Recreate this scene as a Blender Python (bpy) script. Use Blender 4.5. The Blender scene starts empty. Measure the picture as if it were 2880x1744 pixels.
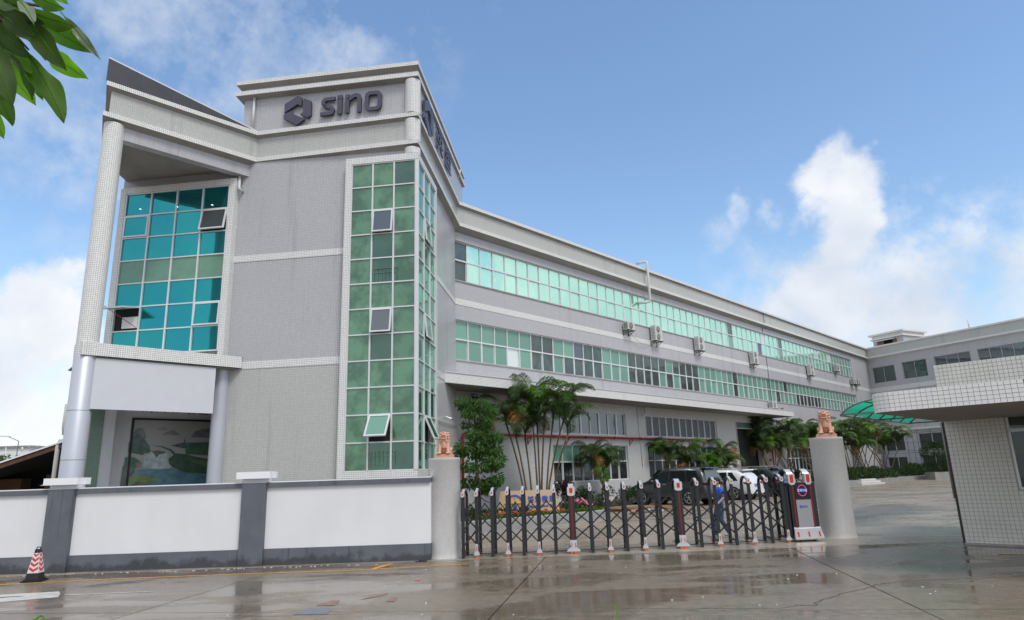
import bpy, bmesh, math, random
from math import sin, cos, pi, radians, sqrt, atan2, hypot
from mathutils import Vector, Matrix

R = random.Random(7)
SC = bpy.context.scene
COL = SC.collection

# ------------------------------------------------------------------ camera
F_PX, PITCH, ROLL, CAM_H = 1862.54, radians(13.857), radians(-1.875), 2.05
fw = Vector((0, cos(PITCH), sin(PITCH))); up0 = Vector((0, -sin(PITCH), cos(PITCH))); rt0 = Vector((1, 0, 0))
rt = cos(ROLL) * rt0 + sin(ROLL) * up0
up = -sin(ROLL) * rt0 + cos(ROLL) * up0
cam_d = bpy.data.cameras.new('camera'); cam = bpy.data.objects.new('camera', cam_d); COL.objects.link(cam)
cam.matrix_world = Matrix(((rt.x, up.x, -fw.x, 0), (rt.y, up.y, -fw.y, 0), (rt.z, up.z, -fw.z, CAM_H), (0, 0, 0, 1)))
cam_d.sensor_width = 36.0; cam_d.lens = F_PX / 2880 * 36.0
cam_d.clip_start = 0.05; cam_d.clip_end = 2500
SC.camera = cam

# ------------------------------------------------------------------ light
SUN_AZ, SUN_EL = radians(148), radians(56)
world = bpy.data.worlds.new('World'); SC.world = world; world.use_nodes = True
wn = world.node_tree; wn.nodes.clear()

def wnode(t, **k):
    n = wn.nodes.new(t)
    for a, b in k.items(): setattr(n, a, b)
    return n
def wmath(op, a, b=None, clamp=False):
    n = wnode('ShaderNodeMath', operation=op, use_clamp=clamp)
    for i, v in enumerate((a, b)):
        if v is None: continue
        if isinstance(v, (int, float)): n.inputs[i].default_value = v
        else: wn.links.new(v, n.inputs[i])
    return n.outputs[0]
SKY_STRENGTH = 0.15
sky = wnode('ShaderNodeTexSky', sky_type='NISHITA', sun_disc=False, sun_elevation=SUN_EL, sun_rotation=SUN_AZ,
            air_density=1.3, dust_density=1.0, ozone_density=2.5)
tc = wnode('ShaderNodeTexCoord')
CLOUDS = [((0.4292, 0.8174, 0.3842), 0.059, 1.0), ((0.4574, 0.8185, 0.3477), 0.064, 1.0), ((0.4151, 0.8403, 0.3485), 0.048, 0.7), ((0.4589, 0.8381, 0.295), 0.059, 0.9), ((0.4321, 0.8651, 0.2547), 0.075, 0.62), ((0.3127, 0.8874, 0.3387), 0.022, 0.50), ((0.3572, 0.8693, 0.3417), 0.024, 0.5), ((0.2943, 0.9027, 0.3138), 0.032, 0.35), ((0.3486, 0.8953, 0.2774), 0.038, 0.45), ((0.5151, 0.7999, 0.3079), 0.043, 0.4), ((0.5483, 0.7901, 0.2741), 0.054, 0.38), ((0.3478, 0.9079, 0.234), 0.059, 0.55), ((0.4391, 0.8732, 0.2115), 0.102, 1.0), ((0.4104, 0.8915, 0.1919), 0.091, 1.0), ((0.5012, 0.8447, 0.1876), 0.13, 0.85), ((0.5752, 0.7974, 0.1827), 0.15, 0.70), ((0.6175, 0.7568, 0.2146), 0.124, 0.45), ((0.3542, 0.9197, 0.1695), 0.07, 0.6), ((0.4926, 0.8568, 0.1525), 0.107, 0.8), ((-0.5783, 0.7905, 0.2019), 0.07, 1.0), ((-0.6014, 0.7834, 0.157), 0.102, 1.0), ((-0.5554, 0.7925, 0.2519), 0.043, 0.8), ((-0.5779, 0.8095, 0.1034), 0.091, 0.85), ((-0.6104, 0.7879, 0.0813), 0.086, 0.6), ((-0.4171, 0.744, 0.522), 0.161, 0.42), ((-0.2831, 0.7723, 0.5687), 0.14, 0.45), ((-0.5162, 0.7371, 0.4361), 0.14, 0.4), ((-0.1573, 0.8136, 0.5598), 0.097, 0.28), ((-0.5611, 0.7595, 0.3291), 0.107, 0.15), ((-0.3283, 0.7389, 0.5885), 0.107, 0.3), ((-0.5777, 0.7153, 0.3932), 0.107, 0.22)]
n1 = wnode('ShaderNodeTexNoise'); n1.inputs['Scale'].default_value = 11; n1.inputs['Detail'].default_value = 9; n1.inputs['Roughness'].default_value = 0.62
wn.links.new(tc.outputs['Generated'], n1.inputs['Vector'])
# direction warped by noise so cloud outlines billow
nw = wnode('ShaderNodeTexNoise'); nw.inputs['Scale'].default_value = 7; nw.inputs['Detail'].default_value = 7; nw.inputs['Roughness'].default_value = 0.6
wn.links.new(tc.outputs['Generated'], nw.inputs['Vector'])
vs = wnode('ShaderNodeVectorMath', operation='SUBTRACT'); wn.links.new(nw.outputs['Color'], vs.inputs[0]); vs.inputs[1].default_value = (.5, .5, .5)
vm = wnode('ShaderNodeVectorMath', operation='SCALE'); wn.links.new(vs.outputs[0], vm.inputs[0]); vm.inputs['Scale'].default_value = 0.14
va = wnode('ShaderNodeVectorMath', operation='ADD'); wn.links.new(tc.outputs['Generated'], va.inputs[0]); wn.links.new(vm.outputs[0], va.inputs[1])
acc = None; acc_c = None
for c, r, s in CLOUDS:
    d = wnode('ShaderNodeVectorMath', operation='DISTANCE'); wn.links.new(va.outputs[0], d.inputs[0]); d.inputs[1].default_value = c
    m = wnode('ShaderNodeMapRange', interpolation_type='SMOOTHSTEP')
    wn.links.new(d.outputs['Value'], m.inputs['Value'])
    m.inputs['From Min'].default_value = r * 0.35; m.inputs['From Max'].default_value = r * 1.25
    m.inputs['To Min'].default_value = s; m.inputs['To Max'].default_value = 0
    if s >= .59: acc_c = m.outputs[0] if acc_c is None else wmath('MAXIMUM', acc_c, m.outputs[0])
    else: acc = m.outputs[0] if acc is None else wmath('MAXIMUM', acc, m.outputs[0])
# the rest of the sky: broken soft cloud, which thins out over the plain blue part ahead
n2 = wnode('ShaderNodeTexNoise'); n2.inputs['Scale'].default_value = 2.6; n2.inputs['Detail'].default_value = 8; n2.inputs['Roughness'].default_value = 0.55
wn.links.new(tc.outputs['Generated'], n2.inputs['Vector'])
sep = wnode('ShaderNodeSeparateXYZ'); wn.links.new(tc.outputs['Generated'], sep.inputs[0])
ahead = wnode('ShaderNodeMapRange', interpolation_type='SMOOTHSTEP'); wn.links.new(sep.outputs['Y'], ahead.inputs['Value'])
ahead.inputs['From Min'].default_value = 0.45; ahead.inputs['From Max'].default_value = 0.72
ahead.inputs['To Min'].default_value = 0.28; ahead.inputs['To Max'].default_value = -0.5
gen = wmath('MULTIPLY', wmath('ADD', wmath('SUBTRACT', n2.outputs[0], 0.42), ahead.outputs[0]), 3.0, True)
acc = wmath('MAXIMUM', acc, gen)
dens = wmath('MULTIPLY', wmath('POWER', acc, 0.7), wmath('ADD', wmath('MULTIPLY', wmath('SUBTRACT', n1.outputs[0], 0.5), 4.2), wmath('ADD', wmath('MULTIPLY', acc, 0.95), 0.06), True), True)
puff = wnode('ShaderNodeMapRange', interpolation_type='SMOOTHSTEP'); wn.links.new(wmath('ADD', wmath('MULTIPLY', acc_c, 1.15), wmath('MULTIPLY', wmath('SUBTRACT', n1.outputs[0], 0.5), 2.1)), puff.inputs['Value'])
puff.inputs['From Min'].default_value = 0.26; puff.inputs['From Max'].default_value = 1.14
dens = wmath('MAXIMUM', dens, puff.outputs[0])
hz = wnode('ShaderNodeMapRange'); wn.links.new(sep.outputs['Z'], hz.inputs['Value'])
hz.inputs['From Min'].default_value = 0.0; hz.inputs['From Max'].default_value = 0.10; hz.inputs['To Min'].default_value = 0.22; hz.inputs['To Max'].default_value = 0.0
dens = wmath('MAXIMUM', dens, hz.outputs[0])
# cloud tone: lit white with soft blue-grey undersides
n3 = wnode('ShaderNodeTexNoise'); n3.inputs['Scale'].default_value = 6; n3.inputs['Detail'].default_value = 5
mp = wnode('ShaderNodeMapping'); wn.links.new(tc.outputs['Generated'], mp.inputs[0]); mp.inputs['Location'].default_value = (3, 1, .05)
wn.links.new(mp.outputs[0], n3.inputs['Vector'])
cr = wnode('ShaderNodeValToRGB'); wn.links.new(n3.outputs[0], cr.inputs[0])
cr.color_ramp.elements[0].position = 0.35; cr.color_ramp.elements[0].color = (0.60, 0.68, 0.80, 1)
cr.color_ramp.elements[1].position = 0.62; cr.color_ramp.elements[1].color = (0.93, 0.95, 0.99, 1)
CLOUD_GAIN = 5.6
cg = wnode('ShaderNodeVectorMath', operation='SCALE'); wn.links.new(cr.outputs[0], cg.inputs[0]); cg.inputs['Scale'].default_value = CLOUD_GAIN
skm = wnode('ShaderNodeMix', data_type='RGBA', blend_type='MULTIPLY'); skm.inputs[0].default_value = 1
wn.links.new(sky.outputs[0], skm.inputs[6]); skm.inputs[7].default_value = (.93, 1.0, 1.06, 1)
mix = wnode('ShaderNodeMix', data_type='RGBA'); wn.links.new(dens, mix.inputs[0])
wn.links.new(skm.outputs[2], mix.inputs[6]); wn.links.new(cg.outputs[0], mix.inputs[7])
bg = wnode('ShaderNodeBackground'); wn.links.new(mix.outputs[2], bg.inputs[0]); bg.inputs[1].default_value = SKY_STRENGTH
wo = wnode('ShaderNodeOutputWorld'); wn.links.new(bg.outputs[0], wo.inputs[0])

sun_d = bpy.data.lights.new('sun', 'SUN'); sun = bpy.data.objects.new('sun', sun_d); COL.objects.link(sun)
sun_d.energy = 1.7; sun_d.angle = radians(18); sun_d.color = (1.0, 0.97, 0.92)
sd = Vector((sin(SUN_AZ) * cos(SUN_EL), cos(SUN_AZ) * cos(SUN_EL), sin(SUN_EL)))
sun.rotation_euler = sd.to_track_quat('Z', 'Y').to_euler(); sun.location = sd * 60
vs_ = SC.view_settings
vs_.view_transform = 'Standard'; vs_.look = 'None'; vs_.exposure = 0.30; vs_.gamma = 1.0; vs_.use_curve_mapping = False

# ------------------------------------------------------------------ mesh helper
def V(*a): return Vector(a)
class MB:
    def __init__(s): s.v = []; s.f = []; s.uv = []; s.m = []; s.sm = []
    def face(s, pts, uv=None, m=0, smooth=False):
        i = len(s.v); s.v += [tuple(p) for p in pts]; s.f.append(tuple(range(i, i + len(pts)))); s.m.append(m); s.sm.append(smooth)
        if uv is None:
            a, b, c = Vector(pts[0]), Vector(pts[1]), Vector(pts[2]); n = (b - a).cross(c - a)
            ax, ay, az = abs(n.x), abs(n.y), abs(n.z)
            if az >= ax and az >= ay: uv = [(p[0], p[1]) for p in pts]
            elif ay >= ax: uv = [(p[0], p[2]) for p in pts]
            else: uv = [(p[1], p[2]) for p in pts]
        s.uv.append(uv)
    def shared(s, verts, faces, m=0, smooth=True):
        i = len(s.v); s.v += [tuple(p) for p in verts]
        for f in faces:
            s.f.append(tuple(i + k for k in f)); s.m.append(m); s.sm.append(smooth)
            s.uv.append([(verts[k][0] + verts[k][1], verts[k][2]) for k in f])
    def box(s, x0, x1, y0, y1, z0, z1, m=0):
        if x0 > x1: x0, x1 = x1, x0
        if y0 > y1: y0, y1 = y1, y0
        if z0 > z1: z0, z1 = z1, z0
        P = [(x0, y0, z0), (x1, y0, z0), (x1, y1, z0), (x0, y1, z0), (x0, y0, z1), (x1, y0, z1), (x1, y1, z1), (x0, y1, z1)]
        for q in ((0, 1, 5, 4), (1, 2, 6, 5), (2, 3, 7, 6), (3, 0, 4, 7), (4, 5, 6, 7), (3, 2, 1, 0)): s.face([P[k] for k in q], m=m)
        return s
    def obox(s, c, ax, ay, az, m=0):
        c, ax, ay, az = Vector(c), Vector(ax), Vector(ay), Vector(az)
        P = [c + i * ax + j * ay + k * az for k in (-1, 1) for (i, j) in ((-1, -1), (1, -1), (1, 1), (-1, 1))]
        for q in ((0, 1, 5, 4), (1, 2, 6, 5), (2, 3, 7, 6), (3, 0, 4, 7), (4, 5, 6, 7), (3, 2, 1, 0)): s.face([P[k] for k in q], m=m)
        return s
    def bar(s, a, b, w, h=None, m=0, upv=(0, 0, 1)):
        a, b = Vector(a), Vector(b); d = b - a; L = d.length; d.normalize(); u = Vector(upv)
        if abs(d.dot(u)) > .98: u = Vector((0, 1, 0))
        x = d.cross(u).normalized(); y = x.cross(d); h = h or w
        return s.obox((a + b) / 2, x * w / 2, d * L / 2, y * h / 2, m)
    def tube(s, pts, r, n=8, m=0, cap=True):
        pts = [Vector(p) for p in pts]; rr = r if isinstance(r, (list, tuple)) else [r] * len(pts)
        base = len(s.v); prev = None
        for i, p in enumerate(pts):
            d = (pts[min(i + 1, len(pts) - 1)] - pts[max(i - 1, 0)]).normalized()
            u = prev if prev is not None else (Vector((0, 0, 1)) if abs(d.z) < .9 else Vector((1, 0, 0)))
            x = d.cross(u).normalized(); y = x.cross(d).normalized(); prev = y
            for k in range(n):
                a = 2 * pi * k / n; s.v.append(tuple(p + (x * cos(a) + y * sin(a)) * rr[i]))
        for i in range(len(pts) - 1):
            for k in range(n):
                k2 = (k + 1) % n; a = base + i * n
                s.f.append((a + k, a + k2, a + n + k2, a + n + k)); s.m.append(m); s.sm.append(True)
                u0, u1 = k / n * 2 * pi * rr[i], (k + 1) / n * 2 * pi * rr[i]; z0, z1 = pts[i].z, pts[i + 1].z
                s.uv.append([(u0, z0), (u1, z0), (u1, z1), (u0, z1)])
        if cap:
            for e, o in ((0, True), (len(pts) - 1, False)):
                ids = [base + e * n + k for k in range(n)]
                if o: ids.reverse()
                s.f.append(tuple(ids)); s.m.append(m); s.sm.append(False); s.uv.append([(s.v[i][0], s.v[i][1]) for i in ids])
        return s
    def prism(s, poly, z0, z1, m=0):
        n = len(poly)
        A = sum(poly[i][0] * poly[(i + 1) % n][1] - poly[(i + 1) % n][0] * poly[i][1] for i in range(n))
        if A < 0: poly = poly[::-1]
        u = 0
        for i in range(n):
            a, b = poly[i], poly[(i + 1) % n]; L = hypot(b[0] - a[0], b[1] - a[1])
            s.face([(a[0], a[1], z0), (b[0], b[1], z0), (b[0], b[1], z1), (a[0], a[1], z1)], [(u, z0), (u + L, z0), (u + L, z1), (u, z1)], m)
            u += L
        s.face([(p[0], p[1], z1) for p in poly], m=m); s.face([(p[0], p[1], z0) for p in poly[::-1]], m=m)
        return s
    def plate(s, poly, y0, y1, m=0):          # polygon in x-z, thickness in y
        n = len(poly)
        A = sum(poly[i][0] * poly[(i + 1) % n][1] - poly[(i + 1) % n][0] * poly[i][1] for i in range(n))
        if A < 0: poly = poly[::-1]
        for i in range(n):
            a, b = poly[i], poly[(i + 1) % n]
            s.face([(a[0], y1, a[1]), (b[0], y1, b[1]), (b[0], y0, b[1]), (a[0], y0, a[1])][::-1], m=m)
        s.face([(p[0], y0, p[1]) for p in poly], m=m); s.face([(p[0], y1, p[1]) for p in poly[::-1]], m=m)
        return s
    def lathe(s, prof, n=16, c=(0, 0, 0), m=0, a0=0, a1=2 * pi, smooth=True):
        base = len(s.v); full = abs(a1 - a0 - 2 * pi) < 1e-6; k = n if full else n + 1
        for r, z in prof:
            for i in range(k):
                a = a0 + (a1 - a0) * i / n; s.v.append((c[0] + r * cos(a), c[1] + r * sin(a), c[2] + z))
        for j in range(len(prof) - 1):
            for i in range(n):
                i2 = (i + 1) % k
                s.f.append((base + j * k + i, base + j * k + i2, base + (j + 1) * k + i2, base + (j + 1) * k + i)); s.m.append(m); s.sm.append(smooth)
                rr = max(prof[j][0], prof[j + 1][0]); u0 = (a0 + (a1 - a0) * i / n) * rr; u1 = (a0 + (a1 - a0) * (i + 1) / n) * rr
                s.uv.append([(u0, prof[j][1]), (u1, prof[j][1]), (u1, prof[j + 1][1]), (u0, prof[j + 1][1])])
        return s
    def ell(s, c, r, rot=None, seg=14, ring=9, m=0):
        vs, fs = [], []; M = rot or Matrix.Identity(3)
        vs.append((0, 0, 1))
        for i in range(1, ring):
            t = pi * i / ring
            for k in range(seg): vs.append((sin(t) * cos(2 * pi * k / seg), sin(t) * sin(2 * pi * k / seg), cos(t)))
        vs.append((0, 0, -1)); L = len(vs) - 1
        for k in range(seg): fs.append((0, 1 + k, 1 + (k + 1) % seg))
        for i in range(ring - 2):
            for k in range(seg):
                a = 1 + i * seg; fs.append((a + k, a + seg + k, a + seg + (k + 1) % seg, a + (k + 1) % seg))
        a = 1 + (ring - 2) * seg
        for k in range(seg): fs.append((a + k, L, a + (k + 1) % seg))
        rr = (r, r, r) if isinstance(r, (int, float)) else r
        s.shared([Vector(c) + M @ Vector((p[0] * rr[0], p[1] * rr[1], p[2] * rr[2])) for p in vs], fs, m)
        return s
    def cone(s, a, b, r0, r1, seg=12, m=0):        # capsule-like limb
        s.tube([a, b], [r0, r1], seg, m); s.ell(a, r0, seg=seg, m=m); s.ell(b, r1, seg=seg, m=m); return s
    def mesh(s, name, mats):
        me = bpy.data.meshes.new(name); me.from_pydata(s.v, [], s.f)
        for mm in (mats if isinstance(mats, (list, tuple)) else [mats]): me.materials.append(mm)
        uvl = me.uv_layers.new(name='UVMap'); flat = [c for f in s.uv for p in f for c in p]; uvl.data.foreach_set('uv', flat)
        me.polygons.foreach_set('material_index', s.m); me.polygons.foreach_set('use_smooth', s.sm); me.update()
        return me

def obj(name, data, parent=None, loc=(0, 0, 0), rz=0.0, label=None, kind=None):
    o = bpy.data.objects.new(name, data); COL.objects.link(o); o.location = loc; o.rotation_euler = (0, 0, rz)
    if parent is not None: o.parent = parent
    if label: o['label'] = label
    if kind: o['kind'] = kind
    return o
def part(name, mb, mats, parent=None, loc=(0, 0, 0), rz=0.0, label=None, kind=None):
    return obj(name, mb.mesh(name, mats), parent, loc, rz, label, kind)
def thing(name, label, cat, loc=(0, 0, 0), rz=0.0, group=None):
    o = bpy.data.objects.new(name, None); COL.objects.link(o); o.empty_display_size = .3; o.location = loc; o.rotation_euler = (0, 0, rz)
    o['label'] = label; o['category'] = cat
    if group: o['group'] = group
    return o
def tag(o, label, cat, group=None):
    o['label'] = label; o['category'] = cat
    if group: o['group'] = group
    return o
def kids(o): return [c for c in COL.objects if c.parent is o]
def copy_thing(o, loc, rz, label, scale=None):
    r = o.copy(); COL.objects.link(r); r.location = loc; r.rotation_euler = (0, 0, rz); r['label'] = label
    if scale: r.scale = scale
    for c in TREE.get(o.name, []) or list(o.children):
        d = c.copy(); COL.objects.link(d); d.parent = r
        for g in list(c.children):
            e = g.copy(); COL.objects.link(e); e.parent = d
    return r
TREE = {}
def rz_of(az): return radians(90 - az)            # frame rotation for a local +X pointing at compass azimuth az
def bevel(o, w=.01, seg=2, ang=40):
    b = o.modifiers.new('bevel', 'BEVEL'); b.width = w; b.segments = seg; b.limit_method = 'ANGLE'; b.angle_limit = radians(ang); return o
def fuse(mb, name, mats, voxel, parent=None, loc=(0, 0, 0), rz=0.0, smooth=4, label=None):
    """union of overlapping blobs into one continuous skin"""
    o = part(name, mb, mats, None, (0, 0, 0), 0)
    m = o.modifiers.new('r', 'REMESH'); m.mode = 'VOXEL'; m.voxel_size = voxel; m.use_smooth_shade = True
    if smooth:
        k = o.modifiers.new('s', 'SMOOTH'); k.iterations = smooth; k.factor = .5
    dg = bpy.context.evaluated_depsgraph_get(); dg.update()
    me = bpy.data.meshes.new_from_object(o.evaluated_get(dg)); me.name = name
    o.modifiers.clear(); old = o.data; o.data = me; bpy.data.meshes.remove(old)
    if not me.materials:
        me.materials.append(mats if not isinstance(mats, (list, tuple)) else mats[0])
    for p in me.polygons: p.use_smooth = True
    o.location = loc; o.rotation_euler = (0, 0, rz)
    if parent is not None: o.parent = parent
    if label: o['label'] = label
    return o
def text_mesh(s, size, extrude, mat, name='letters', align='CENTER', bold=0.0, sx=1.0):
    c = bpy.data.curves.new('t', 'FONT'); c.body = s; c.size = size; c.extrude = extrude; c.align_x = align; c.align_y = 'CENTER'; c.offset = bold; c.resolution_u = 3
    o = bpy.data.objects.new('t', c); COL.objects.link(o)
    dg = bpy.context.evaluated_depsgraph_get(); dg.update()
    me = bpy.data.meshes.new_from_object(o.evaluated_get(dg)); me.name = name
    bpy.data.objects.remove(o); bpy.data.curves.remove(c)
    me.transform(Matrix(((sx, 0, 0, 0), (0, 0, -1, 0), (0, 1, 0, 0), (0, 0, 0, 1))))   # stands up, faces local -Y
    me.materials.clear(); me.materials.append(mat); return me
def sweep(mb, path, prof, closed=False):
    """profile [(out, z)] swept along a plan path with mitred corners; out is to the right of travel"""
    n = len(path); offs = []
    for i in range(n):
        p = Vector(path[i])
        a = Vector(path[i]) - Vector(path[i - 1]) if i > 0 else Vector(path[1]) - Vector(path[0])
        b = Vector(path[i + 1]) - Vector(path[i]) if i < n - 1 else a
        a.normalize(); b.normalize(); na, nb = Vector((a.y, -a.x)), Vector((b.y, -b.x)); m = (na + nb); m = m / max(m.length_squared / 2, .2)
        offs.append((p, m))
    u = 0
    for i in range(n - 1):
        L = (Vector(path[i + 1]) - Vector(path[i])).length; v = 0
        for j in range(len(prof)):
            a, b = prof[j], prof[(j + 1) % len(prof)]
            if j == len(prof) - 1 and not closed: break
            h = hypot(b[0] - a[0], b[1] - a[1])
            q = [(*(offs[k][0] + offs[k][1] * o_), z_) for k, o_, z_ in ((i, a[0], a[1]), (i + 1, a[0], a[1]), (i + 1, b[0], b[1]), (i, b[0], b[1]))]
            mb.face(q, [(u, v), (u + L, v), (u + L, v + h), (u, v + h)]); v += h
        u += L
    if closed:
        for e, rev in ((0, True), (n - 1, False)):
            q = [(*(offs[e][0] + offs[e][1] * o_), z_) for o_, z_ in prof]
            mb.face(q if not rev else q[::-1])
    return mb
def wall_mb(mb, x0, x1, z0, z1, y, th, holes):
    """wall slab in x-z with rectangular holes, face at y, thickness th going inwards"""
    xs = sorted({x0, x1, *[h[0] for h in holes if x0 < h[0] < x1], *[h[1] for h in holes if x0 < h[1] < x1]})
    zs = sorted({z0, z1, *[h[2] for h in holes if z0 < h[2] < z1], *[h[3] for h in holes if z0 < h[3] < z1]})
    inh = lambda x, z: any(h[0] < x < h[1] and h[2] < z < h[3] for h in holes)
    for i in range(len(xs) - 1):
        for j in range(len(zs) - 1):
            a, b, c, d = xs[i], xs[i + 1], zs[j], zs[j + 1]
            if inh((a + b) / 2, (c + d) / 2): continue
            mb.face([(a, y, c), (b, y, c), (b, y, d), (a, y, d)])
            mb.face([(a, y + th, c), (a, y + th, d), (b, y + th, d), (b, y + th, c)])
    for a, b, c, d in holes:
        a, b, c, d = max(a, x0), min(b, x1), max(c, z0), min(d, z1)
        if a >= b or c >= d: continue
        mb.face([(a, y, c), (a, y, d), (a, y + th, d), (a, y + th, c)]); mb.face([(b, y, c), (b, y + th, c), (b, y + th, d), (b, y, d)])
        if d < z1: mb.face([(a, y, d), (b, y, d), (b, y + th, d), (a, y + th, d)])
        if c > z0: mb.face([(a, y, c), (a, y + th, c), (b, y + th, c), (b, y, c)])
    mb.face([(x0, y, z0), (x0, y, z1), (x0, y + th, z1), (x0, y + th, z0)]); mb.face([(x1, y, z0), (x1, y + th, z0), (x1, y + th, z1), (x1, y, z1)])
    mb.face([(x0, y, z1), (x1, y, z1), (x1, y + th, z1), (x0, y + th, z1)])
    return mb
def zg(x, y):                                       # the yard rises gently behind the gate
    t = min(max((y - 19.5) / 11.5, 0), 1); return .22 * t * t * (3 - 2 * t)
# ------------------------------------------------------------------ materials
class NT:
    def __init__(s, name):
        s.mat = bpy.data.materials.new(name); s.mat.use_nodes = True; s.t = s.mat.node_tree; s.t.nodes.clear()
        s.out = s.t.nodes.new('ShaderNodeOutputMaterial'); s.n = s.t.nodes.new('ShaderNodeBsdfPrincipled'); s.t.links.new(s.n.outputs[0], s.out.inputs[0])
    def add(s, t, **k):
        n = s.t.nodes.new(t)
        for a, b in k.items(): setattr(n, a, b)
        return n
    def link(s, a, b): s.t.links.new(a, b)
    def set(s, **k):
        for a, b in k.items():
            i = s.n.inputs[a.replace('_', ' ')]
            if hasattr(b, 'is_output') or isinstance(b, bpy.types.NodeSocket): s.link(b, i)
            else: i.default_value = b
        return s
    def noise(s, scale, detail=4, rough=.55, coord='Object', vec=None, mapscale=None, dist=0):
        n = s.add('ShaderNodeTexNoise'); n.inputs['Scale'].default_value = scale; n.inputs['Detail'].default_value = detail; n.inputs['Roughness'].default_value = rough
        n.inputs['Distortion'].default_value = dist
        if vec is None: vec = s.coord(coord)
        if mapscale:
            m = s.add('ShaderNodeMapping'); m.inputs['Scale'].default_value = mapscale; s.link(vec, m.inputs[0]); vec = m.outputs[0]
        s.link(vec, n.inputs['Vector']); return n.outputs[0]
    def coord(s, c='Object'):
        if c == 'World': return s.add('ShaderNodeNewGeometry').outputs['Position']
        return s.add('ShaderNodeTexCoord').outputs[c]
    def ramp(s, fac, stops, interp='LINEAR'):
        r = s.add('ShaderNodeValToRGB'); r.color_ramp.interpolation = interp; s.link(fac, r.inputs[0]); e = r.color_ramp.elements
        while len(e) < len(stops): e.new(.5)
        for k, (p, c) in enumerate(stops): e[k].position = p; e[k].color = (*c, 1) if len(c) == 3 else c
        return r.outputs[0]
    def mixc(s, fac, a, b, bt='MIX'):
        m = s.add('ShaderNodeMix', data_type='RGBA', blend_type=bt)
        for i, v in ((0, fac), (6, a), (7, b)):
            if isinstance(v, bpy.types.NodeSocket): s.link(v, m.inputs[i])
            else: m.inputs[i].default_value = (*v, 1) if isinstance(v, tuple) and len(v) == 3 else v
        return m.outputs[2]
    def math(s, op, a, b=0.0, clamp=False):
        m = s.add('ShaderNodeMath', operation=op, use_clamp=clamp)
        for i, v in ((0, a), (1, b)):
            if isinstance(v, bpy.types.NodeSocket): s.link(v, m.inputs[i])
            else: m.inputs[i].default_value = v
        return m.outputs[0]
    def bump(s, h, strength=.3, dist=.01):
        b = s.add('ShaderNodeBump'); b.inputs['Strength'].default_value = strength; b.inputs['Distance'].default_value = dist; s.link(h, b.inputs['Height']); s.link(b.outputs[0], s.n.inputs['Normal']); return s
    def mr(s, v, a, b, c, d, sm=False):
        m = s.add('ShaderNodeMapRange'); m.interpolation_type = 'SMOOTHSTEP' if sm else 'LINEAR'; s.link(v, m.inputs[0])
        for i, x in ((1, a), (2, b), (3, c), (4, d)): m.inputs[i].default_value = x
        return m.outputs[0]

def plain(name, col, rough=.5, metal=0.0, var=.12, scale=3.0, bump=0.0, spec=.5, dirt=0.0):
    t = NT(name); n = t.noise(scale, 5); d = tuple(max(c * (1 - var), 0) for c in col); l = tuple(min(c * (1 + var), 1) for c in col)
    c = t.ramp(n, [(.3, d), (.7, l)])
    if dirt:
        n2 = t.noise(1.3, 6, .65, mapscale=(1, 1, .35)); c = t.mixc(t.mr(n2, .5, .72, 0, dirt), c, tuple(x * .35 for x in col))
    t.set(Base_Color=c, Roughness=t.mr(n, .2, .8, rough * .85, min(rough * 1.15, 1)), Metallic=metal); t.n.inputs['Specular IOR Level'].default_value = spec
    if bump: t.bump(t.noise(scale * 12, 4), bump, .01)
    return t.mat
def tile(name, col, pitch=.0625, grout=.60, gw=.10, rough=.20, var=.06, streak=.25, dark=(.09, .085, .08), bump=.25):
    t = NT(name); uv = t.coord('UV'); b = t.add('ShaderNodeTexBrick'); b.offset = 0; b.squash = 1; t.link(uv, b.inputs['Vector'])
    b.inputs['Scale'].default_value = 1; b.inputs['Brick Width'].default_value = pitch; b.inputs['Row Height'].default_value = pitch
    b.inputs['Mortar Size'].default_value = pitch * gw; b.inputs['Mortar Smooth'].default_value = .2; b.inputs['Bias'].default_value = 0
    b.inputs['Color1'].default_value = (*[c * (1 + var) for c in col], 1); b.inputs['Color2'].default_value = (*[c * (1 - var) for c in col], 1)
    b.inputs['Mortar'].default_value = (*[c * grout for c in col], 1)
    n = t.noise(.35, 5, .6, coord='World'); c = t.mixc(t.mr(n, .35, .75, 0, .16), b.outputs[0], tuple(x * .62 for x in col))
    s = t.noise(1.0, 6, .65, coord='World', mapscale=(2.2, 2.2, .12)); c = t.mixc(t.mr(s, .55, .8, 0, streak), c, dark)
    t.set(Base_Color=c, Roughness=t.mr(b.outputs['Fac'], 0, 1, rough, .85)); t.n.inputs['Specular IOR Level'].default_value = .62
    inv = t.math('SUBTRACT', 1.0, b.outputs['Fac']); t.bump(inv, bump, .003)
    return t.mat
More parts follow.
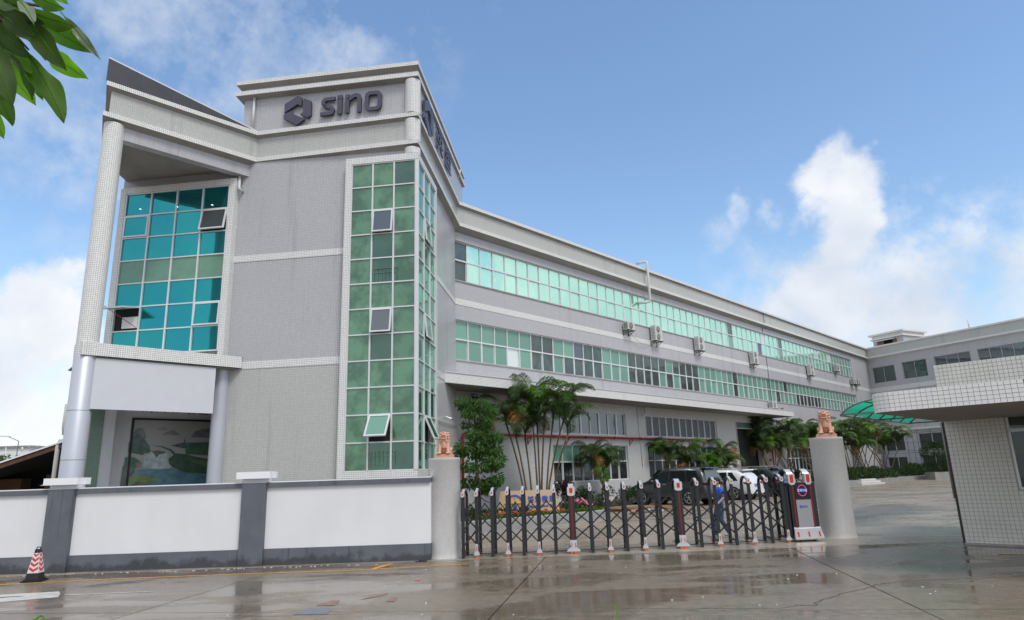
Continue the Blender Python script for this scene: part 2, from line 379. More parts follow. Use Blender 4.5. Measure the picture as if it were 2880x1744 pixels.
def glass_mat(name, body, refl, mixf=.5, rough=.03, cloudy=0.0, var=.15, wob=.02):
    t = NT(name); g = t.add('ShaderNodeBsdfGlossy'); g.inputs['Color'].default_value = (*refl, 1); g.inputs['Roughness'].default_value = rough
    oi = t.add('ShaderNodeObjectInfo'); ls = t.mr(oi.outputs['Random'], 0, 1, 1 - var, 1 + var)
    base = t.mixc(1.0, body, (1, 1, 1)); m = t.add('ShaderNodeVectorMath', operation='SCALE'); m.inputs[0].default_value = body; t.link(ls, m.inputs['Scale'])
    c = m.outputs[0]
    if cloudy:
        n = t.noise(1.5, 5, .6, coord='World'); c = t.mixc(t.mr(n, .42, .60, 0, cloudy), c, tuple(x * .22 for x in body))
    t.set(Base_Color=c, Roughness=.25); nz = t.noise(.9, 2, .4, coord='World')
    bp = t.add('ShaderNodeBump'); bp.inputs['Strength'].default_value = wob; bp.inputs['Distance'].default_value = .3; t.link(nz, bp.inputs['Height']); t.link(bp.outputs[0], g.inputs['Normal'])
    fr = t.add('ShaderNodeFresnel'); fr.inputs[0].default_value = 1.5; f = t.math('MAXIMUM', fr.outputs[0], mixf)
    mx = t.add('ShaderNodeMixShader'); t.link(f, mx.inputs[0]); t.link(t.n.outputs[0], mx.inputs[1]); t.link(g.outputs[0], mx.inputs[2]); t.link(mx.outputs[0], t.out.inputs[0])
    return t.mat
M = {}
M['lilac'] = tile('lilac_mosaic_tile', (.53, .525, .548), streak=.36)
M['warm'] = tile('grey_mosaic_tile', (.55, .55, .52), streak=.34)
M['ground_tile'] = tile('pale_grey_mosaic_tile', (.64, .64, .62), streak=.12)
M['white_t'] = tile('white_mosaic_tile', (.86, .85, .82), grout=.42, streak=.15)
M['green_t'] = tile('green_mosaic_tile', (.22, .33, .25), grout=.5)
M['cement'] = plain('cement_render', (.40, .38, .355), .85, var=.12, scale=1.2, bump=.2, dirt=.5)
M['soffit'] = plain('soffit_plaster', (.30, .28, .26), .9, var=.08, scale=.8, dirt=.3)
M['joint'] = plain('dark_sealant', (.03, .03, .03), .8)
M['alu'] = plain('white_aluminium', (.72, .72, .73), .35, .15, var=.05)
M['alu_d'] = plain('dark_aluminium_seal', (.12, .12, .12), .6)  # dark grey of the cladding joints
M['glass_teal'] = glass_mat('teal_coated_glass', (.004, .10, .11), (.03, .43, .46), .62)
M['glass_teal_pale'] = glass_mat('pale_green_panel_glass', (.15, .29, .20), (.25, .5, .4), .12, .15, cloudy=.2)
M['glass_green'] = glass_mat('green_film_glass', (.12, .25, .145), (.26, .46, .33), .24, .12, cloudy=.8, wob=.05)
M['glass_green_dark'] = glass_mat('green_glass_dark_stair', (.035, .085, .06), (.30, .50, .40), .22, .06, cloudy=.5, wob=.05)
M['glass_side'] = glass_mat('green_mirror_glass', (.05, .16, .10), (.45, .80, .66), .5, .03, cloudy=.5)
M['glass_mint'] = glass_mat('mint_mirror_glass', (.30, .72, .50), (.66, 1.0, .86), .72, .02, cloudy=.12, var=.12, wob=.05)
M['glass_curtain'] = glass_mat('green_glass_over_curtain', (.155, .32, .245), (.5, .75, .66), .07, .04, var=.18)
M['glass_dark'] = glass_mat('grey_green_glass', (.05, .072, .066), (.45, .60, .56), .16, .03, cloudy=.8, var=.4)
M['glass_black'] = glass_mat('dark_glass', (.008, .012, .012), (.35, .42, .42), .10, .03, var=.3)
M['glass_grey'] = glass_mat('smoky_glass', (.06, .075, .08), (.40, .46, .50), .25, .03, var=.2)
M['glass_pale'] = glass_mat('clear_pale_glass', (.62, .68, .68), (.9, .95, .95), .25, .05)
M['metal_clad'] = plain('silver_aluminium_cladding', (.50, .52, .57), .45, .25, var=.04, scale=.6)
M['clad_light'] = plain('pale_cladding_panel', (.48, .50, .54), .35, .3, var=.05)
M['sign_blank'] = plain('blank_sign_sheet', (.63, .64, .675), .35, .0, var=.02)
M['sheet_dark'] = plain('dark_roof_sheet', (.055, .057, .065), .5, .3, var=.15, scale=1.5)
M['letter'] = plain('dark_slate_letter', (.075, .07, .11), .4, .1, var=.06)
M['letter_edge'] = plain('letter_edge', (.012, .012, .016), .5)
M['white_paint'] = plain('white_wall_paint', (.76, .76, .775), .8, var=.03, scale=.8, dirt=.06)
M['white_cap'] = plain('white_cap_tile', (.86, .86, .88), .5, var=.02)
M['int_wall'] = plain('porch_white_wall', (.66, .67, .68), .7, var=.05)
def grey_wall():
    t = NT('grey_wall_paint'); w = t.coord('World'); sp = t.add('ShaderNodeSeparateXYZ'); t.link(w, sp.inputs[0])
    n = t.noise(1.6, 7, .65, coord='World', mapscale=(1, 1, .9)); edge = t.math('ADD', sp.outputs[2], t.math('MULTIPLY', t.math('SUBTRACT', .5, n), .9))
    wet = t.mr(edge, .10, .22, 1, 0); c = t.ramp(t.noise(2, 4, coord='World'), [(.3, (.105, .115, .135)), (.7, (.135, .147, .17))])
    pale = t.mr(t.math('MULTIPLY', t.noise(9, 6, .7, coord='World'), t.mr(sp.outputs[2], 0, .35, 1.2, .4)), .62, .72, 0, .5)
    c = t.mixc(pale, c, (.26, .27, .28)); c = t.mixc(t.math('MULTIPLY', wet, .75), c, (.03, .032, .036))
    st = t.noise(1, 5, .6, coord='World', mapscale=(7, 7, .25)); c = t.mixc(t.mr(st, .60, .68, 0, .55), c, (.045, .05, .06))
    t.set(Base_Color=c, Roughness=.6); t.bump(t.noise(30, 4), .15, .01); return t.mat
M['grey_wall'] = grey_wall()
def wet_concrete(name, base=(.215, .166, .118), rmin=.045, bs=.22):
    t = NT(name); w = t.coord('World')
    n1 = t.noise(.55, 6, .6, vec=w, mapscale=(.55, 1.25, 1), dist=.4); n2 = t.noise(6, 5, .6, vec=w); n3 = t.noise(60, 3, .6, vec=w)
    pud = t.mr(n1, .45, .57, 0, 1, True)
    c = t.ramp(n2, [(.28, tuple(x * .68 for x in base)), (.72, tuple(x * 1.25 for x in base))])
    sm = t.noise(1.0, 7, .68, vec=w, mapscale=(.35, 1.6, 1), dist=.8); c = t.mixc(t.mr(sm, .50, .68, 0, .42), c, tuple(x * .45 for x in base))
    big = t.noise(.16, 4, .5, vec=w); c = t.mixc(t.mr(big, .4, .65, 0, .35), c, (.21, .20, .185))
    c = t.mixc(t.math('MULTIPLY', pud, .35), c, tuple(x * .45 for x in base))
    spk = t.mr(n3, .70, .78, 0, .25); c = t.mixc(spk, c, (.3, .28, .26))
    # hair cracks
    vo = t.add('ShaderNodeTexVoronoi', feature='DISTANCE_TO_EDGE'); vo.inputs['Scale'].default_value = .16
    wv = t.add('ShaderNodeVectorMath', operation='ADD'); t.link(w, wv.inputs[0])
    nn = t.add('ShaderNodeTexNoise'); nn.inputs['Scale'].default_value = 1.6; nn.inputs['Detail'].default_value = 6; t.link(w, nn.inputs['Vector']); t.link(nn.outputs['Color'], wv.inputs[1]); t.link(wv.outputs[0], vo.inputs['Vector'])
    crk = t.mr(vo.outputs['Distance'], 0, .0022, 1, 0); c = t.mixc(t.math('MULTIPLY', crk, .8), c, (.03, .027, .025))
    ro = t.math('ADD', t.mr(pud, 0, 1, .27, rmin), t.math('MULTIPLY', t.noise(3, 5, vec=w), .10))
    t.set(Base_Color=c, Roughness=ro); t.n.inputs['Specular IOR Level'].default_value = .45; t.n.inputs['Coat Weight'].default_value = .0; t.n.inputs['Coat Roughness'].default_value = .08
    # fine brushed grooves and slow ripples
    wav = t.add('ShaderNodeTexWave'); wav.inputs['Scale'].default_value = 9; wav.inputs['Distortion'].default_value = .6; mpn = t.add('ShaderNodeMapping'); mpn.inputs['Rotation'].default_value = (0, 0, radians(-8)); t.link(w, mpn.inputs[0]); t.link(mpn.outputs[0], wav.inputs['Vector'])
    dry = t.math('SUBTRACT', 1.0, pud); h = t.math('ADD', t.math('MULTIPLY', t.math('MULTIPLY', wav.outputs['Fac'], dry), .10), t.math('MULTIPLY', t.math('MULTIPLY', n3, dry), .25))
    rip = t.noise(2.2, 4, .5, vec=w, mapscale=(.5, 2.6, 1)); h = t.math('ADD', h, t.math('MULTIPLY', rip, .55)); t.bump(h, bs, .012)
    return t.mat
M['concrete_wet'] = wet_concrete('wet_concrete')
M['yard_wet'] = wet_concrete('wet_yard_concrete', (.38, .315, .25), .20, .6)
M['yellow'] = plain('yellow_road_paint', (.62, .30, .03), .45, var=.2, scale=6, dirt=.35)
M['white_line'] = plain('worn_white_road_paint', (.55, .54, .51), .4, var=.2, scale=4, dirt=.4)
M['faint_blue'] = plain('painted_blue_reflection', (.115, .135, .17), .3, var=.4, scale=8)  # this blue and the red below stand in for reflections on wet concrete
M['faint_red'] = plain('painted_red_reflection', (.20, .09, .06), .3, var=.4, scale=8)
M['pillar'] = plain('exposed_aggregate_render', (.60, .585, .57), .75, var=.05, scale=14, bump=.2, dirt=.22)
M['stone'] = plain('pink_stone', (.62, .33, .23), .45, var=.14, scale=14, bump=.12)
M['gate'] = plain('charcoal_gate_metal', (.035, .037, .042), .38, .4, var=.1)
M['chrome'] = plain('silver_gate_trim', (.66, .66, .68), .3, .5, var=.04)
M['red_refl'] = plain('orange_red_reflector', (.60, .035, .008), .3, var=.08)
M['red_strip'] = plain('dark_red_strip', (.22, .012, .01), .3, var=.08)
M['orange'] = plain('orange_wheel', (.75, .14, .02), .4)
M['cab_panel'] = plain('brushed_silver_panel', (.42, .42, .44), .38, .5, var=.04)
M['screen'] = plain('black_led_screen', (.004, .004, .006), .2)
def emit(name, col, s):
    t = NT(name); t.set(Base_Color=(*col, 1), Roughness=.5); t.n.inputs['Emission Color'].default_value = (*col, 1); t.n.inputs['Emission Strength'].default_value = s; return t.mat
M['led_blue'] = emit('blue_led', (.25, .45, 1), .9); M['led_violet'] = emit('violet_led', (.25, .05, .9), 1.2); M['led_red'] = emit('red_led', (.9, .05, .08), .7)
M['lamp_glow'] = emit('ceiling_lamp', (.8, 1, .95), 1.4)
M['blue_letter'] = plain('blue_letter', (.03, .09, .42), .4); M['gold'] = plain('gold_letter', (.75, .42, .03), .35, .3)
M['board'] = plain('tan_board', (.56, .37, .24), .55, var=.06, scale=1.2)
M['kerb'] = plain('planter_concrete', (.30, .30, .29), .6, var=.12, scale=2, bump=.2, dirt=.3)
M['soil'] = plain('dark_soil', (.04, .03, .02), .9, var=.3, scale=9)
M['red_pipe'] = plain('red_fire_pipe', (.33, .012, .018), .35, var=.1)
M['pvc'] = plain('white_pvc', (.62, .61, .58), .45, var=.06, dirt=.15)
M['ac_body'] = plain('ac_casing', (.60, .60, .57), .5, var=.05, dirt=.2)
M['ac_dark'] = plain('ac_grille', (.14, .14, .14), .6, var=.2)
M['bracket'] = plain('rusty_bracket', (.07, .06, .055), .7, .4, var=.3, scale=12)
M['black'] = plain('black_plastic', (.012, .012, .013), .5)
M['shutter'] = plain('blue_grey_shutter', (.12, .19, .20), .5, .2, var=.08)
M['dark_int'] = plain('dark_interior', (.012, .014, .014), .8)
M['wood'] = plain('weathered_timber', (.30, .17, .09), .7, var=.3, scale=9)
M['wood_d'] = plain('brown_board', (.10, .045, .022), .7, var=.25, scale=5)
M['pink'] = plain('pink_plastic_sheet', (.62, .14, .24), .4, var=.3, scale=10)
M['rubber'] = plain('tyre_rubber', (.02, .02, .02), .8, var=.2)
M['cone_red'] = plain('red_reflective_sleeve', (.60, .03, .03), .35, var=.12, dirt=.25); M['cone_white'] = plain('white_reflective_sleeve', (.66, .66, .65), .4, var=.06, dirt=.3)
def leaf_mat(name, col, trans=.35, rough=.4, var=.35):
    t = NT(name); n = t.noise(2.5, 4, coord='World'); oi = t.add('ShaderNodeObjectInfo')
    c = t.ramp(n, [(.3, tuple(x * (1 - var) for x in col)), (.7, tuple(x * (1 + var) for x in col))])
    t.set(Base_Color=c, Roughness=rough); t.n.inputs['Specular IOR Level'].default_value = .3; tr = t.add('ShaderNodeBsdfTranslucent'); t.link(t.mixc(1.0, c, (1.6, 2.2, .7), 'MULTIPLY'), tr.inputs[0])
    mx = t.add('ShaderNodeMixShader'); mx.inputs[0].default_value = trans; t.link(t.n.outputs[0], mx.inputs[1]); t.link(tr.outputs[0], mx.inputs[2]); t.link(mx.outputs[0], t.out.inputs[0]); return t.mat
M['palm'] = leaf_mat('palm_green', (.058, .088, .034), .3); M['palm_lt'] = leaf_mat('bright_palm_green', (.10, .19, .03), .35)
M['palm_dry'] = leaf_mat('dry_palm_frond', (.20, .095, .025), .2); M['tree_leaf'] = leaf_mat('tree_leaf', (.065, .135, .03), .3)
M['bush'] = leaf_mat('hedge_leaf', (.030, .060, .016), .2); M['grass'] = leaf_mat('ground_cover', (.10, .15, .02), .3); M['purple'] = leaf_mat('purple_leaf', (.05, .025, .03), .1)
M['big_leaf'] = leaf_mat('large_green_leaf', (.085, .165, .024), .55, .55, .2); M['big_leaf_lt'] = leaf_mat('sunlit_green_leaf', (.17, .31, .035), .68, .55, .2); M['big_leaf_dk'] = leaf_mat('shaded_green_leaf', (.052, .09, .018), .42, .55, .2); M['leaf_grey'] = leaf_mat('pale_leaf_back', (.16, .19, .13), .2, .4, .1)  # lit and shaded copies: sun and shade are put into the leaf greens
M['flower'] = plain('red_flower', (.62, .05, .02), .5, var=.2, scale=20)
M['bark'] = plain('grey_brown_bark', (.09, .07, .05), .85, var=.3, scale=12, bump=.5); M['palm_stem'] = plain('ringed_palm_stem', (.16, .105, .06), .7, var=.35, scale=7, bump=.4)
M['canopy'] = None
def canopy_mat():
    t = NT('green_polycarbonate'); t.set(Base_Color=(.04, .42, .33, 1), Roughness=.3); tr = t.add('ShaderNodeBsdfTranslucent'); tr.inputs[0].default_value = (.10, .80, .62, 1)
    mx = t.add('ShaderNodeMixShader'); mx.inputs[0].default_value = .7; t.link(t.n.outputs[0], mx.inputs[1]); t.link(tr.outputs[0], mx.inputs[2]); t.link(mx.outputs[0], t.out.inputs[0]); return t.mat
M['canopy'] = canopy_mat(); M['canopy_frame'] = plain('grey_brown_frame', (.16, .14, .13), .5, .3)
M['big_tile'] = plain('square_ceramic_tile', (.74, .725, .66), .3, var=.06, scale=3); M['big_tile_w'] = plain('white_square_tile', (.88, .86, .83), .3, var=.04, scale=3)
M['grout'] = plain('dark_grout', (.17, .16, .14), .9)
M['grout_pale'] = plain('pale_grout', (.46, .45, .40), .9)
# ------------------------------------------------------------------ frames of the factory building
P0 = (-3.28, 22.36); W0 = (9.7, 44.0); CC = (-13.42, 19.76); J1 = (-9.73, 23.45); BL = (-15.34, 22.83)
TF = (P0, 97.7); SF = (P0, 5.5); WF = (W0, 43.17); CF = (CC, 45.0); MF = ((-15.7, 22.06), 45.0)
FB = ((42.54, 79.0), 152.95); GF = ((10.975, 17.277), 134.6)
def fr(frame, x, y=0.0):                      # frame coords -> world plan point
    (ox, oy), az = frame; a = radians(az)
    return (ox + x * sin(a) - y * cos(a), oy + x * cos(a) + y * sin(a))
def WS(s): return -38.73 + (s + 38.73) * 1.013
def WZ(z): return 2.05 + (z - 2.05) * 1.013
B = thing('factory_building', 'long grey tiled factory with corner tower, glass stair bay and two ribbon window rows', 'building', (P0[0], P0[1], 0))
def bp(name, mb, mats, frame=None, parent=None, label=None, kind=None):
    if parent is not None: return part(name, mb, mats, parent, label=label, kind=kind)
    if frame is None: return part(name, mb, mats, B, (-P0[0], -P0[1], 0), 0, label, kind)
    (ox, oy), az = frame
    return part(name, mb, mats, B, (ox - P0[0], oy - P0[1], 0), rz_of(az), label, kind)

# ---- walls
def wallpart(frame, x0, x1, z0, z1, y, mat, holes=(), th=.3, name='wall', label=None):
    return bp(name, wall_mb(MB(), x0, x1, z0, z1, y, th, list(holes)), mat, frame, label=label)
wallpart(TF, -7.45, -.3, 0, 5.98, .25, M['warm'])
wallpart(TF, -7.45, -.3, 5.98, 6.25, .235, M['white_t'], name='wall_band', label='white tiled band at first floor level')
wallpart(TF, -12.1, -.3, 6.25, 10.03, .25, M['lilac'])
wallpart(TF, -7.2, -.3, 10.03, 10.28, .235, M['white_t'], name='wall_band')
wallpart(TF, -12.1, -7.2, 10.03, 10.28, .25, M['lilac'])
wallpart(TF, -12.1, -.3, 10.28, 14.1, .25, M['lilac'])
wallpart(SF, .3, 8.5, 0, 5.98, .25, M['ground_tile'])
wallpart(SF, .3, 8.5, 5.98, 6.25, .235, M['white_t'], name='wall_band')
wallpart(SF, .3, 8.5, 6.25, 10.03, .25, M['lilac'])
wallpart(SF, .3, 8.5, 10.03, 10.28, .235, M['white_t'], name='wall_band')
wallpart(SF, .3, 8.5, 10.28, 14.1, .25, M['lilac'])
UX0, NP = WS(-18.16), 65; PW = (WS(41.3) - UX0) / NP
UZ = (WZ(11.25), WZ(12.33), WZ(13.3)); LZ = (WZ(7.34), WZ(8.35), WZ(9.3))
W1 = (WS(-11.35), WS(-4.4)); W2 = (WS(-2.15), WS(7.35)); GW = (WZ(4.04), WZ(5.36)); GL = (WZ(1.5), WZ(2.56), WZ(3.46))
DR = (WS(10.47), WS(14.7)); W3 = (WS(20.0), WS(31.0))
wallpart(WF, -18.25, 49.3, 0, 5.95, .3, M['ground_tile'], [(W1[0], W1[1], *GW), (W2[0], W2[1], *GW), (W1[0], W1[1], GL[0], GL[2]), (W2[0], W2[1], GL[0], GL[2]),
         (DR[0], DR[1], -.1, WZ(5.35)), (W3[0], W3[1], GL[0], GL[2])])
wallpart(WF, -18.25, 49.3, 5.95, WZ(10.03), .3, M['lilac'], [(UX0, UX0 + NP * PW, LZ[0], LZ[2])])
wallpart(WF, -18.25, 49.3, WZ(10.03), WZ(10.33), .285, M['white_t'], name='wall_band')
wallpart(WF, -18.25, 49.3, WZ(10.33), 14.1, .3, M['lilac'], [(UX0, UX0 + NP * PW, UZ[0], UZ[2])])
for z in (UZ, LZ):                                       # sills of the ribbon windows
    bp('window_sill', MB().box(UX0 - .05, UX0 + NP * PW + .05, .25, .45, z[0] - .05, z[0] + .01), M['cement'], WF)
# dark voids behind the glazing and the loading door
vd = MB(); vd.box(-18.1, 49, .72, .80, .1, 14.0); vd.box(DR[0] - .4, DR[1] + .4, .61, .71, 0, .1); bp('interior_wall', vd, M['dark_int'], WF)
# roofs
rf = MB()
rf.prism([fr(TF, -12, .5), fr(TF, -.4, .5), fr(SF, 9.4, .5), fr(WF, 49, .5), fr(WF, 49, 17), fr(WF, -22, 17)], 14.5, 14.7); bp('roof', rf, M['cement'])
bw = MB(); bw.prism([fr(WF, -24, 16.8), fr(WF, 49, 16.8), fr(WF, 49, 17), fr(WF, -24, 17)], 0, 14.6); bp('rear_wall', bw, M['lilac'])
bw = MB(); a_, b_ = fr(TF, -12.1, .5), fr(WF, -24, 17); bw.prism([a_, (a_[0] + .2, a_[1] + .1), (b_[0] + .2, b_[1]), b_], 0, 14.6); bp('side_wall', bw, M['lilac'])

# ---- cornices and parapet, one continuous sweep round the canopy, tower and wing
END = fr(WF, 49.6, 0)
PATH = [BL, CC, J1, P0, fr(SF, 8.62, 0), END]
LOWP = [(-.32, 13.90), (-.06, 14.05), (0, 14.08), (0, 14.25), (-.17, 14.27)]
MIDP = [(-.17, 15.12), (-.05, 15.20), (0, 15.22), (0, 15.38), (-.36, 15.40)]
def cornice(path, prof, name='cornice', mats=None, mt=(1, 1, 0, 0, 0)):
    mb = MB(); sweep(mb, path, prof, True)
    k = 0; per = len(prof)
    for i in range(len(path) - 1):
        for j in range(per): mb.m[k] = mt[j % len(mt)]; k += 1
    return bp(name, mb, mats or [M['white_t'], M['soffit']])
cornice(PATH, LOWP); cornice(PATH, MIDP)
pf = MB(); sweep(pf, PATH, [(-.16, 14.2), (-.16, 15.16), (-.40, 15.16), (-.40, 14.2)], True); bp('parapet', pf, M['warm'])
# canopy over the corner entrance
cb = MB(); sweep(cb, [BL, CC, J1], [(-.22, 13.5), (-.22, 14.12), (-.55, 14.12), (-.55, 13.5)], True); bp('canopy_beam', cb, M['lilac'])
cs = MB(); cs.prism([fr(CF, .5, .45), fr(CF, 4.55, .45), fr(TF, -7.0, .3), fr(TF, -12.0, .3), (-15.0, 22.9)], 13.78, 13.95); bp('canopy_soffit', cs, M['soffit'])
cs = MB(); cs.prism([fr(CF, .3, .3), fr(CF, 4.8, .3), fr(TF, -6.9, .3), fr(TF, -12.0, .3), (-15.1, 22.9)], 15.2, 15.3); bp('canopy_roof', cs, M['cement'])
for k in range(5):                                       # dark sheet screen standing on the canopy
    x0, x1 = k * 1.03, k * 1.03 + 1.015
    t = lambda x: 16.28 - .165 * x
    bp('screen_panel', MB().plate([(x0, 15.45), (x1, 15.45), (x1, t(x1)), (x0, t(x0))], .10, .16), M['sheet_dark'], CF)
bp('screen_rail', MB().bar((0, .12, 16.30), (5.2, .12, 15.44), .05), M['chrome'], CF)
# round corner column: tiled shaft over aluminium cladding
cx, cy = -13.35, 20.33
c_ = MB().lathe([(.31, 6.05), (.31, 14.0)], 32, (cx, cy, 0)); bp('column', c_, M['white_t'])
cl = bp('column_cladding', MB().lathe([(.325, 0), (.325, 6.04), (.30, 6.06)], 32, (cx, cy, 0)), M['metal_clad'])
jr = MB()
for z in (1.35, 2.85, 4.32): jr.lathe([(.328, z), (.328, z + .012)], 32, (cx, cy, 0))
part('cladding_joint', jr, M['alu_d'], cl)
px_, py_ = fr(TF, -7.28, .20); bp('column_cladding', MB().lathe([(.26, 0), (.26, 6.0)], 28, (px_, py_, 0)), M['metal_clad'])
# triangular ledge, blank sign and porch
lg = MB(); lg.prism([fr(CF, .25, 0), fr(CF, 5.18, 0), fr(CF, 5.28, .35), fr(TF, -6.4, .4), fr(TF, -12, .4), (-14.9, 22.6), (-13.8, 20.4)], 6.02, 6.42)
bp('ledge', lg, M['white_t'])
bp('signboard', MB().box(.66, 4.34, .08, .2, 4.38, 5.96), M['sign_blank'], CF, label='blank pale sign sheet over the corner entrance')
pw = MB(); pw.box(2.08, 9.5, 0, .2, 0, 6.02); bp('porch_wall', pw, M['int_wall'], MF)
bp('porch_wall', MB().box(1.72, 2.08, -.4, .2, 0, 6.02), M['int_wall'], MF)
bp('porch_wall', MB().box(1.05, 1.72, -.42, -.2, 0, 6.02), M['green_t'], MF, label='green tiled porch wall')
bp('porch_soffit', MB().prism([fr(CF, .4, .1), fr(CF, 5.1, .1), fr(CF, 5.1, 5), fr(CF, .6, 3.4)], 5.98, 6.01), M['soffit'])
bp('porch_floor', MB().prism([fr(CF, -.4, -.2), fr(CF, 5.1, -.2), fr(CF, 5.1, 5), fr(CF, .6, 3.4)], .004, .12), M['kerb'])

# ---- tower head
TA = fr(TF, -7.45, 0); TQ = fr(SF, 10.3, 0); TBk = (TA[0] + .9, TA[1] + 9.6)
TP = [TBk, TA, P0, TQ, TBk]
def ring(prof, name, mats, mt=(1, 1, 0, 0, 0)): return cornice(TP[:4] + [(TQ[0] - 7, TQ[1] + .8)], prof, name, mats, mt)
ring([(-.28, 16.82), (-.05, 16.88), (0, 16.90), (0, 17.08), (-.26, 17.10)], 'cornice', None)
ring([(-.30, 17.28), (-.05, 17.36), (0, 17.38), (0, 17.54), (-.5, 17.56)], 'cornice', None)
hw = MB(); hw.prism([fr(TF, -7.2, .27), fr(TF, -.12, .27), fr(SF, 10.05, .10), (TBk[0] + .3, TBk[1] - .2)], 15.3, 16.86); bp('tower_head', hw, M['lilac'])
hw = MB(); hw.prism([fr(TF, -7.2, .25), fr(TF, -.12, .25), fr(SF, 10.05, .10), (TBk[0] + .3, TBk[1] - .2)], 17.09, 17.50); bp('tower_parapet', hw, M['lilac'])
pc = fr(TF, -.30, .30)
for z0, z1 in ((13.72, 13.98), (14.26, 15.16), (15.41, 16.84)): bp('corner_column', MB().lathe([(.30, z0), (.30, z1)], 24, (*pc, 0)), M['white_t'])
bp('downpipe', MB().tube([(-6.75, .18, 15.42), (-6.75, .18, 16.86)], .05, 10), M['pvc'], TF)
bp('downpipe', MB().tube([(-6.75 - .35, .12, 13.5), (-7.1, .12, 13.05), (-7.02, .0, 12.9), (-7.0, .24, 12.86)], .055, 10), M['pvc'], TF)
bp('downpipe', MB().tube([(9.6, .15, 15.42), (9.6, .15, 16.86)], .05, 8), M['pvc'], SF)
bp('downpipe', MB().tube([(9.0, .15, 15.42), (9.0, .15, 16.8), (8.8, -.02, 16.95), (8.8, -.02, 17.2)], .035, 8), M['pvc'], SF)

# ---- curtain walls
PM = {}
def pane_mesh(w, h, mat, t=.012):
    k = (round(w, 3), round(h, 3), mat.name)
    if k not in PM: PM[k] = MB().box(-w / 2, w / 2, -t / 2, t / 2, -h / 2, h / 2).mesh('pane', mat)
    return PM[k]
def sash(parent, x, z, w, h, ang, mat, y=0.02, name='sash'):
    """top-hung opening light: frame with its pane, swung out by ang"""
    f = MB(); t = .05
    for a, b, c, d in ((-w / 2, w / 2, -t, 0), (-w / 2, w / 2, -h, -h + t), (-w / 2, -w / 2 + t, -h + t, -t), (w / 2 - t, w / 2, -h + t, -t)): f.box(a, b, -.03, .03, c, d)
    f.box(-w / 2 + t, w / 2 - t, -.006, .006, -h + t, -t, m=1)
    o = obj(name, f.mesh(name, [M['alu'], mat]), parent, (x, y, z)); o.rotation_euler = (-radians(ang), 0, 0)   # swings outwards (-y)
    return o
def curtain(frame, x0, x1, nc, z0, z1, nr, y, choose, opens, mul=.055, corner=None, label=None):
    """choose(c, r) -> material; opens {(c, r): angle}, r counted from the top"""
    w, h = (x1 - x0) / nc, (z1 - z0) / nr; mb = MB()
    for i in range(nc + 1): mb.box(x0 + i * w - mul / 2, x0 + i * w + mul / 2, y - .05, y + .06, z0, z1)
    for j in range(nr + 1):
        for i in range(nc): mb.box(x0 + i * w + mul / 2, x0 + (i + 1) * w - mul / 2, y - .035, y + .05, z0 + j * h - mul / 2 * .8, z0 + j * h + mul / 2 * .8)
    if corner: mb.box(corner[0], corner[1], y - .07, y + .06, z0, z1)
    wo_ = bp('curtain_wall', mb, M['alu'], frame, label=label)
    for c in range(nc):
        for r in range(nr):
            xc, zc = x0 + (c + .5) * w, z1 - (r + .5) * h
            if (c, r) in opens:
                ang, mt = opens[(c, r)]
                if ang > 4: obj('pane', pane_mesh(w - mul, h - mul * .8, M['dark_int']), wo_, (xc, y + .05, zc))  # dark sheet standing in for the unlit room behind an open sash
                sash(wo_, xc, zc + h / 2 - .03, w - mul - .01, h - .06, ang, mt, y - .04); continue
            o = obj('pane', pane_mesh(w - mul, h - mul * .8, choose(c, r)), wo_, (xc, y + .012, zc)); o.rotation_euler = (R.uniform(-.007, .007), 0, R.uniform(-.007, .007))
    return wo_
fj = MB(); fj.box(-2.78, -2.56, -.01, .3, 2.05, 13.70); fj.box(-2.56, 0, -.01, .3, 13.44, 13.70); fj.box(-2.56, 0, -.01, .3, 2.05, 2.27); bp('bay_surround', fj, M['white_t'], TF)
fj = MB(); fj.box(2.98, 3.2, -.01, .3, 2.05, 13.70); fj.box(.05, 2.98, -.012, .3, 13.44, 13.70); fj.box(.05, 2.98, -.012, .3, 2.05, 2.27); bp('bay_surround', fj, M['white_t'], SF)
curtain(TF, -2.54, -.10, 3, 2.28, 13.42, 12, .05, lambda c, r: M['glass_green_dark'] if (c == 1 and r in (3, 4, 7, 11)) or (c == 2 and r in (0, 11)) else M['glass_green'], {(1, 2): (7, M['glass_grey']), (1, 6): (9, M['glass_grey']), (1, 10): (34, M['glass_curtain'])}, corner=(-.09, -.0))
curtain(SF, .10, 2.96, 3, 2.28, 13.42, 12, .05, lambda c, r: M['glass_side'], {(1, 2): (5, M['glass_side']), (1, 6): (6, M['glass_side']), (1, 10): (24, M['glass_side'])}, corner=(.0, .09))
# stair rails showing through the bay glass
rl = MB()
for z in (8.80, 2.42):
    rl.bar((-1.66, .03, z + .5), (-.75, .03, z + .5), .02); rl.bar((-1.66, .03, z + .34), (-.75, .03, z + .34), .014)
    for k in range(7): rl.bar((-1.62 + k * .14, .03, z), (-1.62 + k * .14, .03, z + .5), .012)
bp('stair_rail', rl, M['glass_green'], TF)
fj = MB(); fj.box(-7.40, -7.16, -.01, .3, 6.42, 13.36); fj.box(-11.74, -7.40, -.01, .3, 13.12, 13.36); fj.box(-11.98, -11.74, -.01, .3, 6.42, 13.36); bp('bay_surround', fj, M['white_t'], TF)
def teal(c, r): return M['glass_teal_pale'] if r == 3 else M['glass_teal']
cw = curtain(TF, -11.72, -7.42, 4, 6.70, 13.10, 7, .05, teal, {(0, 1): (1.5, M['glass_teal']), (3, 1): (11, M['glass_grey']), (3, 5): (3, M['glass_teal']), (0, 5): (78, M['glass_side'])}, label='teal glazed window wall under the canopy')
part('sash_stay', MB().bar((-11.5, -.75, 8.42), (-10.72, -.02, 7.72), .02), M['red_pipe'], cw)
